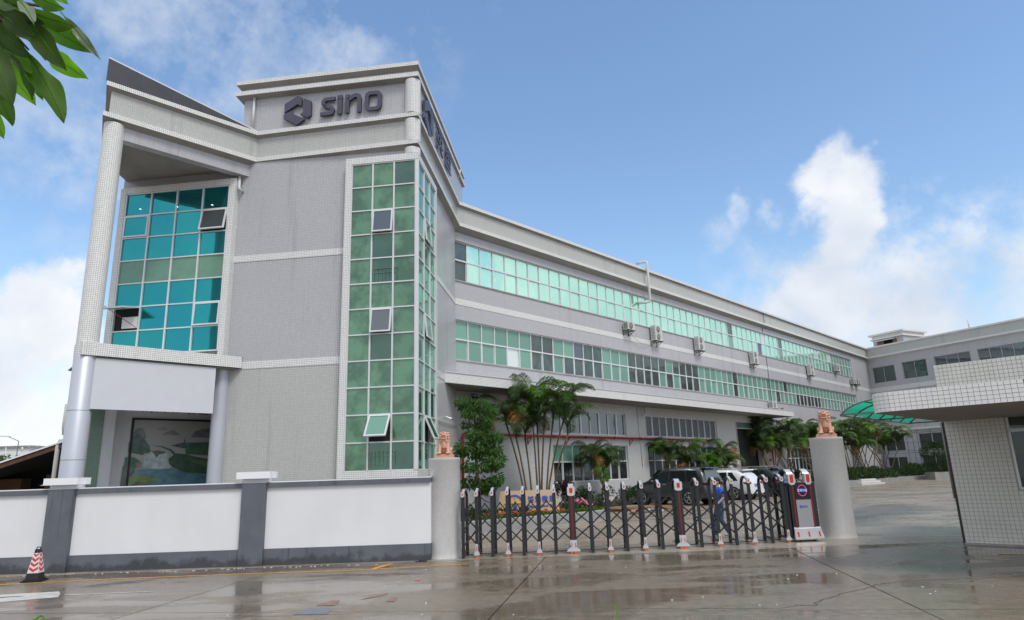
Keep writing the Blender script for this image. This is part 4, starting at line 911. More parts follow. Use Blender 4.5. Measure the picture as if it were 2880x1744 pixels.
# ------------------------------------------------------------------ gate pillars with stone lions
def pillar(c, r, h, label):
    t = thing('gate_pillar', label, 'pillar', (*c, 0)); n = 48
    o = part('shaft', MB().lathe([(r + .02, 0), (r + .005, .05), (r, .12), (r, h - .07), (r + .004, h - .065), (r + .004, h)], n), M['pillar'], t)
    part('top_slab', MB().lathe([(r + .004, h), (r - .01, h + .012), (0, h + .012)], n, smooth=False), M['cement'], t); return t
pillar((-1.95, 18.2), .42, 2.50, 'round grey cement pillar at the left end of the gate'); pillar((9.12, 19.95), .455, 2.77, 'round grey cement pillar right of the gate cabinet, by the driveway')
def lion(name, loc, rz, label, turn, flip=1, s=1.0):
    t = thing(name, label, 'statue', loc, rz, 'stone lions on the gate pillars'); t.scale = (s, s, s)
    part('plinth', MB().box(-.20, .20, -.155, .155, 0, .065).box(-.18, .18, -.135, .135, .065, .08), M['stone'], t)
    b = MB(); E_ = b.ell; X = flip
    # haunches, body, chest
    E_((0, .05, .19), (.125, .12, .12)); E_((-.10, .05, .15), (.06, .095, .085)); E_((.10, .05, .15), (.06, .095, .085))
    E_((0, -.01, .28), (.105, .095, .14)); E_((0, -.05, .33), (.095, .07, .10)); E_((-.085, -.03, .31), (.045, .055, .075)); E_((.085, -.03, .31), (.045, .055, .075))
    for k in range(6): b.tube([(-.055 + .004 * k, -.088 - .012 * sin(k), .22 + .026 * k), (0, -.118, .218 + .026 * k), (.055 - .004 * k, -.088 - .012 * sin(k), .22 + .026 * k)], .013, 6)
    # front legs, one on a ball
    b.cone((-.085, -.05, .27), (-.092, -.10, .11), .042, .036); b.cone((.085, -.05, .27), (.092, -.10, .13), .042, .036)
    for sx in (-1, 1):
        E_((.095 * sx, -.125, .10), (.048, .05, .026))
        for k in range(4): E_((.095 * sx + (-.033 + .022 * k), -.163, .095), (.014, .022, .018))
        E_((.12 * sx, -.05, .095), (.045, .075, .024))
        for k in range(3): E_((.12 * sx + (-.022 + .02 * k), -.12, .092), (.012, .016, .014))
        b.tube([(.14 * sx, .05, .12), (.155 * sx, .02, .17), (.15 * sx, .06, .22)], .016, 6)
    E_((.095 * X, -.13, .115), (.035, .035, .035))
    # tail curl
    b.tube([(0, .15, .10), (.03, .18, .18), (-.01, .16, .27), (.03, .13, .33)], [.035, .045, .04, .015], 8)
    # head: skull, brow, jaws, snout, mane curls, ears
    Rt = Matrix.Rotation(turn, 3, 'Z'); hc = Vector((0, -.035, .47))
    def H(c, r): E_(hc + Rt @ Vector(c), r, Rt)
    H((0, .01, 0), (.085, .085, .085)); H((0, -.05, .005), (.075, .055, .04)); H((0, -.09, .022), (.045, .03, .024)); H((0, -.085, -.062), (.06, .042, .018)); H((0, -.055, -.085), (.05, .04, .03))
    H((-.035, -.065, .048), (.032, .028, .024)); H((.035, -.065, .048), (.032, .028, .024)); H((0, -.06, .07), (.05, .04, .018))
    for sx in (-1, 1):
        H((.055 * sx, -.075, -.02), (.02, .025, .03)); H((.085 * sx, -.01, .04), (.02, .03, .032)); H((.024 * sx, -.118, .02), (.016, .012, .012))
    for lev, (n, rr, z) in enumerate(((9, .088, .055), (10, .100, .0), (10, .105, -.055), (9, .105, -.105))):
        for k in range(n):
            a = radians(20 + 320 * k / (n - 1) + lev * 9 - 90 + 0); a = radians(-60 + 300 * k / (n - 1)); H((rr * cos(a), rr * sin(a) + .02, z), (.026, .026, .027))
    H((0, -.105, -.028), (.03, .01, .006))
    fuse(b, 'lion_body', M['stone'], .0062, t, smooth=0)
    return t
lion('stone_lion', (-1.93, 18.12, 2.512), radians(-3), 'pink stone lion sitting on the left gate pillar', 0, 1, 1.22)
lion('stone_lion', (9.12, 19.86, 2.782), radians(-24), 'pink stone lion sitting on the right gate pillar by the cabinet', 0, -1, 1.38)
mb = MB()
mb.tube([(-.0 + .14 * cos(a), .05 * sin(a), .012 + .01 * sin(3 * a)) for a in [2 * pi * i / 14 for i in range(15)]], .008, 6, cap=False); mb.tube([(.10 * cos(a) + .05, .04 * sin(a) + .02, .03 + .008 * sin(2 * a)) for a in [2 * pi * i / 12 for i in range(13)]], .008, 6, cap=False)
tag(part('cable_coil', mb, M['black'], None, (-2.45, 17.35, 0)), 'small black cable coil lying at the foot of the left gate pillar', 'cable')
# ------------------------------------------------------------------ retractable gate
GB = [(-1.43, 17.72), (-1.09, 17.90), (-.69, 17.92), (-.29, 17.93), (.11, 17.95), (.51, 17.98), (.93, 18.03), (1.39, 18.05), (1.89, 18.09), (2.35, 18.11), (2.80, 18.16), (3.27, 18.22), (3.75, 18.32), (4.29, 18.40), (4.82, 18.52), (5.32, 18.60), (5.80, 18.68), (6.30, 18.78), (6.84, 18.92), (7.30, 19.02)]
BIG = {7, 13}
GT = thing('folding_gate', 'charcoal folding lattice gate on orange wheels between the two round pillars', 'gate', (3.2, 18.2, 0))
def gtp(name, mb, mats, parent=None, loc=None, rz=0): return part(name, mb, mats, parent or GT, loc if loc is not None else (-3.2, -18.2, 0), rz)
def gate_post(i):
    x, y = GB[i]; a, b = GB[max(i - 1, 0)], GB[min(i + 1, len(GB) - 1)]; ang = radians(-4); h = 1.62 + .11 * i / 19; big = i in BIG
    w = .165 if big else .078; D = .74; mb = MB()
    hh = h - .16
    mb.box(-w / 2, w / 2, -.03, .04, .06 if i % 2 else .0, hh); mb.box(-w / 2, w / 2, D - .04, D + .03, .06 if i % 2 else .0, hh)
    n = 10; pts = [(D / 2 - (D / 2) * cos(pi * k / n), hh + .20 * sin(pi * k / n)) for k in range(n + 1)]
    for (y0, z0), (y1, z1) in zip(pts[:-1], pts[1:]): mb.bar((0, y0, z0), (0, y1, z1), w * .8, .06)
    mb.bar((0, 0, .12), (0, D, .12), .05, .05)
    o = gtp('gate_post', mb, M['gate'], loc=(x - 3.2, y - 18.2, 0), rz=ang)
    c = MB(); cw, ch = (.20, .20) if big else (.088, .10)
    c.box(-cw / 2, cw / 2, -.055, .05, h - ch, h - .015); c.box(-cw / 2 + .01, cw / 2 - .01, -.05, .06, h - .015, h); c.plate([(-cw / 2, h - ch), (cw / 2, h - ch), (cw * .25, h - ch - .03), (-cw * .25, h - ch - .03)], -.055, -.03)
    for k in range(4): y0, z0 = pts[k + 0]; y1, z1 = pts[k + 1]; c.bar((0, y0 + .02, z0 + .035), (0, y1 + .02, z1 + .035), w * .82, .02)
    part('post_cap', c, M['chrome'], o)
    rw, rh = (.085, .13) if big else (.030, .058)
    part('reflector', MB().plate([(-rw / 2, h - .03), (rw / 2, h - .03), (rw / 2, h - .03 - rh * .8), (rw * .25, h - .03 - rh), (-rw * .25, h - .03 - rh), (-rw / 2, h - .03 - rh * .8)], -.062, -.05), M['red_refl'], o)
    if big: part('light_strip', MB().box(-.018, .018, -.036, -.028, .34, h - .24), M['red_strip'], o)
    if i % 2:
        for yy, sg in ((-.06, -1), (D + .06, 1)):
            f = MB(); fw_ = .18 if big else .074
            if big: f.box(-.085, .085, yy - .03, yy + .03, .22, .34)
            f.plate([(-fw_ * .4, .34 if big else .33), (fw_ * .4, .34 if big else .33), (fw_ * .42, .16), (fw_ * .9, .10), (fw_ * .95, .06), (-fw_ * .95, .06), (-fw_ * .9, .10), (-fw_ * .42, .16)], yy - .035, yy + .03)
            q = part('wheel_housing', f, M['chrome'], o)
        wm = MB()
        for dx in ((-.05, .05) if big else (0,)):
            for yy in (-.06, D + .06):
                for k in range(12):
                    a0, a1 = 2 * pi * k / 12, 2 * pi * (k + 1) / 12
                    wm.face([(dx, yy - .02, .04), (dx + .04 * cos(a1), yy - .02, .04 + .04 * sin(a1)), (dx + .04 * cos(a0), yy - .02, .04 + .04 * sin(a0))][::-1]); wm.face([(dx + .04 * cos(a0), yy - .02, .04 + .04 * sin(a0)), (dx + .04 * cos(a1), yy - .02, .04 + .04 * sin(a1)), (dx + .04 * cos(a1), yy + .02, .04 + .04 * sin(a1)), (dx + .04 * cos(a0), yy + .02, .04 + .04 * sin(a0))])
        part('wheel', wm, M['orange'], o)
        s = MB()
        for dx in ((-.045, .045) if big else (0,)): s.plate([(dx - .011, .27), (dx + .011, .27), (dx + .007, .16), (dx - .007, .16)], -.101, -.094)
        part('red_marker', s, M['red_refl'], o)
    return ang, h
info = [gate_post(i) for i in range(len(GB))]
for i in range(len(GB) - 1):                       # scissor bars, front and back planes
    (xa, ya), (xb, yb) = GB[i], GB[i + 1]; hs = info[i][1] / 1.72; na = info[i][0]; nd = (-sin(na), cos(na)); 
    m_ = ((xa + xb) / 2, (ya + yb) / 2)
    for off, sg in ((.10, 1),):
        mb = MB()
        def q(p, z, e=0): return (p[0] + nd[0] * (off + e * sg), p[1] + nd[1] * (off + e * sg), z * hs)
        A, Bq = (xa, ya), (xb, yb)
        for (pa, za, pb, zb, e) in ((A, 1.13, m_, 1.37, .015), (m_, 1.39, Bq, 1.13, -.015), (A, 1.13, Bq, .72, -.015), (A, .72, Bq, 1.13, .015), (A, .72, Bq, .31, -.015), (A, .31, Bq, .72, .015)):
            mb.bar(q(pa, za, e), q(pb, zb, e), .040, .030)
        for p, z in ((m_, 1.39), (m_, .925), (m_, .515), (A, 1.13), (A, .72), (A, .31)):
            c = Vector(q(p, z)); mb.tube([c - Vector((nd[0], nd[1], 0)) * .03, c + Vector((nd[0], nd[1], 0)) * .03], .022, 8)
        gtp('lattice_bar', mb, M['gate'])
tr = MB()
for k in range(len(GB) - 1):
    a = Vector((*GB[k], .006)); b = Vector((*GB[k + 1], .006)); tr.bar(a + Vector((0, .72, 0)), b + Vector((0, .72, 0)), .05, .012)
gtp('ground_rail', tr, M['bracket'])
# drive cabinet
GC = part_root = thing('gate_cabinet', 'grey and silver gate motor cabinet with round LED display and red strips', 'gate cabinet', (7.50, 19.05, 0), rz_of(86)); GC.scale = (.93, .8, 1.03)
cab = MB(); cab.box(0, .80, .0, .80, .07, 1.50); bevel(part('body', cab, M['gate'], GC), .012)
cp_ = MB(); cp_.box(-.10, -.02, .06, .30, .08, 1.42); part('side_frame', cp_, M['gate'], GC)
part('led_screen', MB().box(.17, .62, -.012, 0, 1.12, 1.47), M['screen'], GC)
part('front_panel', MB().box(.17, .62, -.016, 0, .34, 1.06), M['cab_panel'], GC)
for x in (.085, .63): part('light_strip', MB().box(x, x + .045, -.014, 0, .34, 1.56), M['red_strip'], GC)
sk = MB()
sk.face([(.0, -.05, .33), (.80, -.05, .33), (.84, -.14, .08), (-.04, -.14, .08)][::-1]); sk.face([(.0, -.05, .33), (.0, .0, .36), (.80, .0, .36), (.80, -.05, .33)][::-1]); sk.face([(-.04, -.14, .08), (.84, -.14, .08), (.82, -.12, .05), (-.02, -.12, .05)][::-1])
sk.face([(.80, -.05, .33), (.80, .0, .36), (.80, .1, .08), (.84, -.14, .08)]); sk.face([(.0, -.05, .33), (-.04, -.14, .08), (0, .1, .08), (0, 0, .36)])
sko = part('skirt', sk, M['chrome'], GC)
for x in (.08, .40, .72): part('red_marker', MB().obox((x, -.105, .19), (.022, 0, 0), (0, -.022, -.06), (0, -.004, .002)), M['red_refl'], sko)
part('wheel', MB().tube([(.6, -.02, .045), (.6, .03, .045)], .045, 12).tube([(.15, -.02, .045), (.15, .03, .045)], .045, 12), M['rubber'], GC)
for x in (.10, .60):
    c = MB(); n = 10; c.box(x - .10, x + .10, -.045, .10, 1.50, 1.74)
    pts = [(.40 - .38 * cos(pi * k / n), 1.60 + .24 * sin(pi * k / n)) for k in range(n + 1)]
    g_ = MB()
    for (y0, z0), (y1, z1) in zip(pts[:-1], pts[1:]): g_.bar((x, y0, z0), (x, y1, z1), .17, .05)
    part('cabinet_arch', g_, M['gate'], GC)
    for k in range(0, 4): y0, z0 = pts[k]; y1, z1 = pts[k + 1]; c.bar((x, y0, z0 + .02), (x, y1, z1 + .02), .18, .03)
    c.plate([(x - .10, 1.50), (x + .10, 1.50), (x + .05, 1.45), (x - .05, 1.45)], -.045, -.01)
    o = bevel(part('post_cap', c, M['chrome'], GC), .008); part('reflector', MB().plate([(x - .05, 1.71), (x + .05, 1.71), (x + .05, 1.55), (x + .03, 1.51), (x - .03, 1.51), (x - .05, 1.55)], -.056, -.04), M['red_refl'], o)
rg = MB(); rr_ = MB()
for k in range(24):
    a = 2 * pi * k / 24; c = (.395 + .13 * cos(a), -.014, 1.30 + .14 * sin(a)); (rg if k % 3 else rr_).obox(c, (.010, 0, 0), (0, .003, 0), (0, 0, .010))
part('led_ring', rg, M['led_red'], GC); part('led_dots', rr_, M['led_violet'], GC)
obj('led_text', text_mesh('欢迎光临', .075, .002, M['led_blue'], 'led_text'), GC, (.395, -.015, 1.30))
lgm = MB()
for k in range(18):
    a0, a1 = 2 * pi * k / 18, 2 * pi * (k + 1) / 18; r0, r1 = .024, .046 if k % 2 else .040
    lgm.face([(.29 + r0 * cos(a0), -.018, .88 + r0 * sin(a0)), (.29 + r1 * cos(a0), -.018, .88 + r1 * sin(a0)), (.29 + r1 * cos(a1), -.018, .88 + r1 * sin(a1)), (.29 + r0 * cos(a1), -.018, .88 + r0 * sin(a1))])
lgm.box(.34, .49, -.0185, -.0165, .885, .905); lgm.box(.335, .50, -.0185, -.0165, .86, .876); lgm.box(.275, .305, -.0185, -.0165, .87, .895); part('maker_emblem', lgm, M['blue_letter'], GC)

# ------------------------------------------------------------------ traffic cone
TC = thing('traffic_cone', 'dirty square traffic cone with red and white chevrons on a black base', 'traffic cone', (-11.13, 16.12, 0), radians(8))
part('base', MB().box(-.20, .20, -.20, .20, 0, .035).box(-.165, .165, -.165, .165, .035, .06), M['black'], TC)
def cz_(z): return .14 - (z - .06) * .145
b = MB()
def frus(mb, z0, z1, g=0, m=0):
    a, c = cz_(z0) + g, cz_(z1) + g; P = [(-a, -a, z0), (a, -a, z0), (a, a, z0), (-a, a, z0), (-c, -c, z1), (c, -c, z1), (c, c, z1), (-c, c, z1)]
    for q in ((0, 1, 5, 4), (1, 2, 6, 5), (2, 3, 7, 6), (3, 0, 4, 7), (4, 5, 6, 7)): mb.face([P[k] for k in q], m=m)
frus(b, .06, .19); part('cone_foot', b, M['black'], TC); b = MB(); frus(b, .62, .70); part('cone_tip', b, M['black'], TC)
b = MB(); frus(b, .19, .62, .001); part('sleeve', b, M['cone_white'], TC)
b = MB()
for k in range(4):
    for rot in range(4):
        for sx in (-1, 1):
            z = .215 + k * .105; z0, z1 = z, z + .055; up_ = .06
            P = []
            for (t, zz) in ((.0, z0), (.88, z0 + up_), (.88, min(z1 + up_, .618)), (.0, z1)):
                a = cz_(zz) + .003; P.append((sx * t * a, -a, zz))
            if z1 + up_ > .66: continue
            P = P if sx > 0 else P[::-1]; ca, sa = cos(rot * pi / 2), sin(rot * pi / 2)
            b.face([(x * ca - y * sa, x * sa + y * ca, zz) for x, y, zz in P])
part('chevron', b, M['cone_red'], TC)
part('handle', MB().tube([(-.045, 0, .70), (-.03, 0, .745), (.03, 0, .745), (.045, 0, .70)], .012, 8), M['black'], TC)

# ------------------------------------------------------------------ cars
PAINT = {'grey': (.060, .062, .068), 'white': (.72, .73, .74), 'black': (.010, .011, .014)}
def car(name, label, paint, loc, az, L, Wd, H, wb, boxy, lamp):
    t = thing(name, label, 'car', (*loc, zg(*loc)), rz_of(az), 'cars parked nose-in by the wing')
    mt = NT('car_paint_' + paint); mt.set(Base_Color=(*PAINT[paint], 1), Roughness=.28, Metallic=.5 if paint != 'white' else 0.0); mt.n.inputs['Coat Weight'].default_value = 1; mt.n.inputs['Coat Roughness'].default_value = .05
    w = Wd / 2; b = .60 * H; gl = M['glass_black']
    # x, z bottom, belt height, top height, half width at belt, half width at top
    ST = [(0.0, .42, .74, .78, w * .86, w * .80), (.06, .34, .90, .98, w * .93, w * .86), (.16, .30, b, b + .04, w * .97, w * .88),
          (.32 if boxy else .45, .28, b, H * (.93 if boxy else .90), w * .99, w * .76), (.60 if boxy else .85, .27, b, H * .985, w, w * .74), (1.6, .27, b - .01, H, w, w * .74), (2.5, .27, b - .02, H * .985, w, w * .73),
          (L - 1.85, .27, b - .04, H * .90, w, w * .70), (L - 1.25, .27, b - .05, b + .06, w * .99, w * .80), (L - .55, .28, b - .12, b - .04, w * .96, w * .78), (L - .12, .32, b - .30, b - .20, w * .88, w * .74), (L, .40, b - .42, b - .36, w * .76, w * .62)]
    prof = lambda s: [(0, s[1]), (s[4] * .80, s[1]), (s[4] * .97, s[1] + .12), (s[4] * 1.0, s[1] + .30 * (s[2] - s[1])), (s[4] * 1.01, s[1] + .66 * (s[2] - s[1])), (s[4] * .975, s[2]), ((s[4] * .3 + s[5] * .7), s[3] - .12 * (s[3] - s[2]) - .02), (s[5] * .86, s[3] - .012), (0, s[3])]
    vs = []; fs = []; n = 16
    for s in ST:
        p = prof(s); ring_ = [(s[0], y, z) for y, z in p] + [(s[0], -y, z) for y, z in p[-2:0:-1]]
        vs += ring_
    for i in range(len(ST) - 1):
        for k in range(n): a, c = i * n + k, i * n + (k + 1) % n; fs.append((a, a + n, c + n, c))
    fs.append(tuple(range(n))); fs.append(tuple(range((len(ST) - 1) * n, len(ST) * n))[::-1])
    mb = MB(); mb.shared(vs, fs); body = part('body', mb, mt.mat, t)
    ss = body.modifiers.new('s', 'SUBSURF'); ss.levels = ss.render_levels = 2
    def side(x):
        for a, c in zip(ST[:-1], ST[1:]):
            if a[0] <= x <= c[0]: k = (x - a[0]) / (c[0] - a[0]); return [a[j] + (c[j] - a[j]) * k for j in range(6)]
        return list(ST[-1])
    def pt(x, f, sg): s = side(x); y = s[4] * .985 + (s[4] * .3 + s[5] * .7 - s[4] * .985) * f; z = s[2] + (s[3] - .12 * (s[3] - s[2]) - .02 - s[2]) * f; return (x, sg * (y + .004), z)
    for sg in (-1, 1):
        for x0, x1, x0t, x1t in (((.42, 1.10, .62, 1.22), (1.20, 2.12, 1.30, 2.12), (2.22, L - 1.42, 2.22, L - 1.80)) if boxy else ((.62, 1.15, .98, 1.22), (1.25, 2.10, 1.32, 2.10), (2.20, L - 1.42, 2.20, L - 1.82))):
            q = [pt(x0, .08, sg), pt(x1, .08, sg), pt(x1t, .88, sg), pt(x0t, .88, sg)]; m_ = MB(); m_.face(q if sg < 0 else q[::-1])
            part('side_window', m_, gl, t)
    xr, xt = (.165, .33) if boxy else (.20, .55)
    q = [(xr - .012, -w * .74, b + .07), (xr - .012, w * .74, b + .07), (xt - .03, w * .60, H * .90), (xt - .03, -w * .60, H * .90)]; m_ = MB(); m_.face(q[::-1]); part('rear_window', m_, M['glass_grey'], t)
    xq = L - 1.28; q = [(xq, -w * .76, b + .06), (xq, w * .76, b + .06), (L - 1.86, w * .62, H * .915), (L - 1.86, -w * .62, H * .915)]; m_ = MB(); m_.face([(x + .02, y, z + .02) for x, y, z in q]); part('windscreen', m_, gl, t)
    part('spoiler', MB().obox((xt + .01, 0, H * .955), (.15, 0, 0), (0, w * .66, 0), (0.02, 0, .022)), mt.mat if paint != 'white' else M['white_cap'], t)
    for sg in (-1, 1): part('roof_rail', MB().tube([(.75, sg * w * .66, H - .02), (.85, sg * w * .67, H + .025), (2.5, sg * w * .67, H + .02), (2.65, sg * w * .66, H - .03)], .014, 6), M['chrome'] if paint != 'grey' else M['black'], t)
    tl = plain('tail_lamp_' + paint, (.30, .008, .012) if lamp else (.10, .01, .012), .15)
    for sg in (-1, 1):
        part('tail_lamp', MB().obox((.07, sg * w * .74, b - .10), (.05, 0, 0), (-.03 * 0, w * .17, 0), (0, 0, .065)).obox((.20, sg * w * .955, b - .10), (.12, 0, 0), (0, .012, 0), (0, 0, .05)), tl, t)
        part('exhaust', MB().tube([(-.03, sg * w * .6, .33), (.1, sg * w * .6, .33)], .035, 8), M['chrome'], t)
        part('door_mirror', MB().ell((L - 1.75, sg * (w + .10), b + .06), (.07, .10, .075)), mt.mat, t)
        for x in (1.35, 2.35): part('door_handle', MB().box(x, x + .18, sg * w * 1.005 - .01, sg * w * 1.005 + .012, b - .11, b - .085), M['chrome'], t)
    part('bumper', MB().box(-.03, .12, -w * .82, w * .82, .36, .56), M['black'] if paint == 'grey' else mt.mat, t)
    part('licence_plate', MB().box(-.02, .03, -.22, .22, b - .30, b - .16), plain('plate_' + paint, (.10, .22, .62), .4) if paint != 'grey' else M['white_cap'], t)
    part('sill', MB().box(.9, L - .9, -w * .97, w * .97, .24, .34), M['black'], t)
    for xw in (L - .95 - wb, L - .95):
        for sg in (-1, 1):
            a = MB(); rw = .37
            a.tube([(xw, sg * (w - .26), rw), (xw, sg * (w - .005), rw)], rw + .065, 24); part('wheel_arch', a, M['black'], t)
            wh = part('tyre', MB().tube([(xw, sg * (w - .23), rw), (xw, sg * (w - .20), rw), (xw, sg * (w - .0), rw), (xw, sg * (w + .02), rw)], [rw - .03, rw, rw, rw - .03], 28), M['rubber'], t)
            rm = MB(); y = sg * (w + .022)
            for k in range(20):
                a0, a1 = 2 * pi * k / 20, 2 * pi * (k + 1) / 20; r0, r1 = .235, .265
                rm.face([(xw + r0 * cos(a0), y, rw + r0 * sin(a0)), (xw + r1 * cos(a0), y, rw + r1 * sin(a0)), (xw + r1 * cos(a1), y, rw + r1 * sin(a1)), (xw + r0 * cos(a1), y, rw + r0 * sin(a1))])
            for k in range(5):
                a0 = 2 * pi * k / 5 + .3
                for d in (-.10, .10): rm.bar((xw, y, rw), (xw + .25 * cos(a0 + d), y, rw + .25 * sin(a0 + d)), .012, .028, upv=(0, 1, 0))
            rm.tube([(xw, y - .01, rw), (xw, y + .012 * sg, rw)], .04, 10); part('rim', rm, M['chrome'], wh)
    return t
# rear-left tyre of the SUV stands at (8.47, 34.4)
def car_loc(wx, wy, az, L, wb, Wd):
    a = radians(az); X = (sin(a), cos(a)); Y = (-cos(a), sin(a)); xw = L - .95 - wb; return (wx - X[0] * xw - Y[0] * Wd / 2, wy - X[1] * xw - Y[1] * Wd / 2)
car('parked_suv', 'dark grey boxy SUV parked nose-in, nearest to the lattice gate', 'grey', car_loc(8.50, 34.3, -44, 4.85, 2.85, 1.96), -44, 4.85, 1.96, 1.88, 2.85, True, False)
car('parked_car', 'white crossover with red tail lamps parked between the grey and black cars', 'white', car_loc(11.95, 38.1, -44, 4.65, 2.8, 1.90), -44, 4.65, 1.90, 1.68, 2.8, False, True)
car('parked_car', 'black crossover with silver roof rails, furthest right of the parked cars', 'black', car_loc(14.75, 41.2, -44, 4.75, 2.85, 1.94), -44, 4.75, 1.94, 1.74, 2.85, False, False)

# ------------------------------------------------------------------ man walking behind the gate
PS = thing('person', 'man in blue polo shirt, jeans and face mask walking left behind the gate', 'person', (6.02, 20.75, zg(6, 20.75)), radians(-90 + 8)); PS.scale = (1.0, 1.0, 1.0)
skin = plain('skin', (.50, .30, .21), .5, var=.06); hairm = plain('black_hair', (.012, .010, .010), .6); polo = plain('blue_polo', (.035, .12, .52), .8, var=.15, scale=8); jean = plain('blue_jeans', (.045, .075, .14), .85, var=.25, scale=7); shoe = plain('grey_trainers', (.35, .36, .38), .6); maskm = plain('face_mask', (.35, .48, .62), .8)
# local: faces -Y (towards the walker's front), z up
b = MB()
b.ell((0, -.01, 1.60), (.075, .095, .115)); b.ell((0, -.045, 1.545), (.055, .06, .06)); b.ell((0, -.108, 1.575), (.014, .018, .024))
for sx in (-1, 1): b.ell((.076 * sx, .005, 1.58), (.012, .02, .03)); b.ell((.03 * sx, -.094, 1.61), (.014, .01, .010))
b.cone((0, .01, 1.40), (0, -.005, 1.53), .058, .052)
b.ell((0, .005, 1.28), (.17, .10, .17)); b.ell((0, .0, 1.08), (.145, .10, .15)); b.ell((0, .005, .93), (.155, .11, .12))
for sx in (-1, 1): b.ell((.17 * sx, .01, 1.385), (.065, .06, .06))
AR = {-1: ((-.195, .01, 1.37), (-.235, .05, 1.11), (-.215, -.10, .90)), 1: ((.195, .01, 1.37), (.235, .03, 1.11), (.22, -.16, .95))}
for sx, (s_, e_, w_) in AR.items():
    b.cone(s_, e_, .048, .038); b.cone(e_, w_, .038, .027); hd = (Vector(w_) - Vector(e_)).normalized(); c = Vector(w_) + hd * .05
    b.ell(c, (.022, .04, .045)); side = Vector((1, 0, 0)).cross(hd).normalized()
    for k, L_ in enumerate((.062, .072, .068, .055)):
        p0 = c + side * (-.028 + .019 * k) + hd * .03; p1 = p0 + hd * L_ * .55; p2 = p1 + (hd * .7 + Vector((-sx * .6, 0, 0))).normalized() * L_ * .45; b.cone(p0, p1, .0095, .009, 8); b.cone(p1, p2, .009, .007, 8)
    p0 = c - side * .03; p1 = p0 + (hd * .6 - side * .7).normalized() * .035; b.cone(p0, p1, .012, .010, 8); b.cone(p1, p1 + hd * .028, .010, .008, 8)
LEG = {-1: ((-.085, .0, .90), (-.09, -.13, .50), (-.09, -.16, .09)), 1: ((.085, .0, .90), (.09, -.02, .50), (.09, .20, .13))}
for sx, (h_, k_, a_) in LEG.items():
    b.cone(h_, k_, .080, .056); b.cone(k_, a_, .056, .038); b.ell(Vector(a_) + Vector((0, -.06, -.045)), (.042, .115, .035))
fuse(b, 'body', skin, .009, PS, smooth=2)
b = MB(); b.ell((0, .015, 1.645), (.086, .103, .095)); b.ell((0, .05, 1.60), (.080, .070, .085)); b.ell((0, -.05, 1.70), (.065, .06, .035)); fuse(b, 'hair', hairm, .009, PS, smooth=1)
b = MB(); b.ell((0, .0, 1.28), (.185, .118, .185)); b.ell((0, .0, 1.08), (.165, .122, .165)); b.ell((0, .005, .97), (.172, .128, .10))
for sx, (s_, e_, w_) in AR.items():
    b.ell((.17 * sx, .01, 1.385), (.078, .074, .070)); m_ = Vector(s_).lerp(Vector(e_), .62); b.cone(s_, m_, .066, .062)
b.tube([(-.06, 0, 1.43), (0, .05, 1.45), (.06, 0, 1.43), (0, -.06, 1.40), (-.06, 0, 1.43)], .022, 8); fuse(b, 'polo_shirt', polo, .011, PS, smooth=2)
b = MB(); b.ell((0, .005, .90), (.166, .122, .12))
for sx, (h_, k_, a_) in LEG.items(): b.cone(h_, k_, .094, .072); b.cone(k_, Vector(a_) + Vector((0, 0, .0)), .072, .060)
fuse(b, 'jeans', jean, .011, PS, smooth=2)
for sx, (h_, k_, a_) in LEG.items():
    b = MB(); b.ell(Vector(a_) + Vector((0, -.06, -.045)), (.052, .130, .042)); b.ell(Vector(a_) + Vector((0, .01, -.02)), (.05, .06, .055)); o = fuse(b, 'shoe', shoe, .010, PS, smooth=1)
b = MB(); b.ell((0, -.062, 1.548), (.052, .052, .050)); b.tube([(.05, -.06, 1.56), (.076, .0, 1.575)], .004, 5); b.tube([(-.05, -.06, 1.56), (-.076, .0, 1.575)], .004, 5); fuse(b, 'face_mask', maskm, .007, PS, smooth=1)

# ------------------------------------------------------------------ wall-mounted equipment
AC0 = None
def aircon(name, label, s, z, w, h, fans, y=.29, dep=.36):
    t = thing(name, label, 'air conditioner', (*fr(WF, s, y), z), rz_of(43.17), 'outdoor air-conditioning units on the wing wall')
    bevel(part('casing', MB().box(0, w, -dep - .12, -.12, 0, h), M['ac_body'], t), .02)
    fh = h / fans
    for k in range(fans):
        cz = fh * (k + .5); cxx = w * .42; r = min(fh * .42, w * .38); g = MB(); g.lathe([(0, 0), (r, 0), (r, .01), (0, .012)], 20); me = g
        o = part('fan_grille', g, M['ac_dark'], t, (cxx, -dep - .125, cz)); o.rotation_euler = (pi / 2, 0, 0)
        sp = MB()
        for q in (.35, .65, .95): sp.tube([(r * q * cos(2 * pi * i / 16), r * q * sin(2 * pi * i / 16), .016) for i in range(17)], .006, 4, cap=False)
        for q in range(6): sp.bar((0, 0, .016), (r * cos(q * pi / 3), r * sin(q * pi / 3), .016), .008)
        part('guard_wire', sp, M['ac_body'], o)
    lv = MB()
    for k in range(8): lv.box(-.004, 0, -dep - .08, -.16, h * (.1 + .1 * k), h * (.1 + .1 * k) + .03)
    part('side_louvre', lv, M['ac_dark'], t)
    br = MB()
    for x in (.1, w - .1): br.bar((x, .0, -.03), (x, -dep - .2, -.03), .04); br.bar((x, .0, -.32), (x, -dep - .1, -.04), .03); br.bar((x, -.01, -.35), (x, -.01, 0), .035)
    br.bar((.0, -dep - .05, -.02), (w, -dep - .05, -.02), .03); part('bracket', br, M['bracket'], t)
    pp = MB().tube([(w, -.3, h * .3), (w + .10, -.3, h * .25), (w + .12, -.12, h * .1), (w + .1, -.02, -.1)], .02, 6); part('hose', pp, M['pvc'], t)
    return t
aircon('air_conditioner', 'small single-fan air conditioner high on the wing, nearest the tower', WS(-4.1), WZ(10.62), .80, .52, 1)
aircon('air_conditioner', 'tall twin-fan air conditioner beside the white roof duct', WS(-.9), WZ(10.32), .92, 1.02, 2)
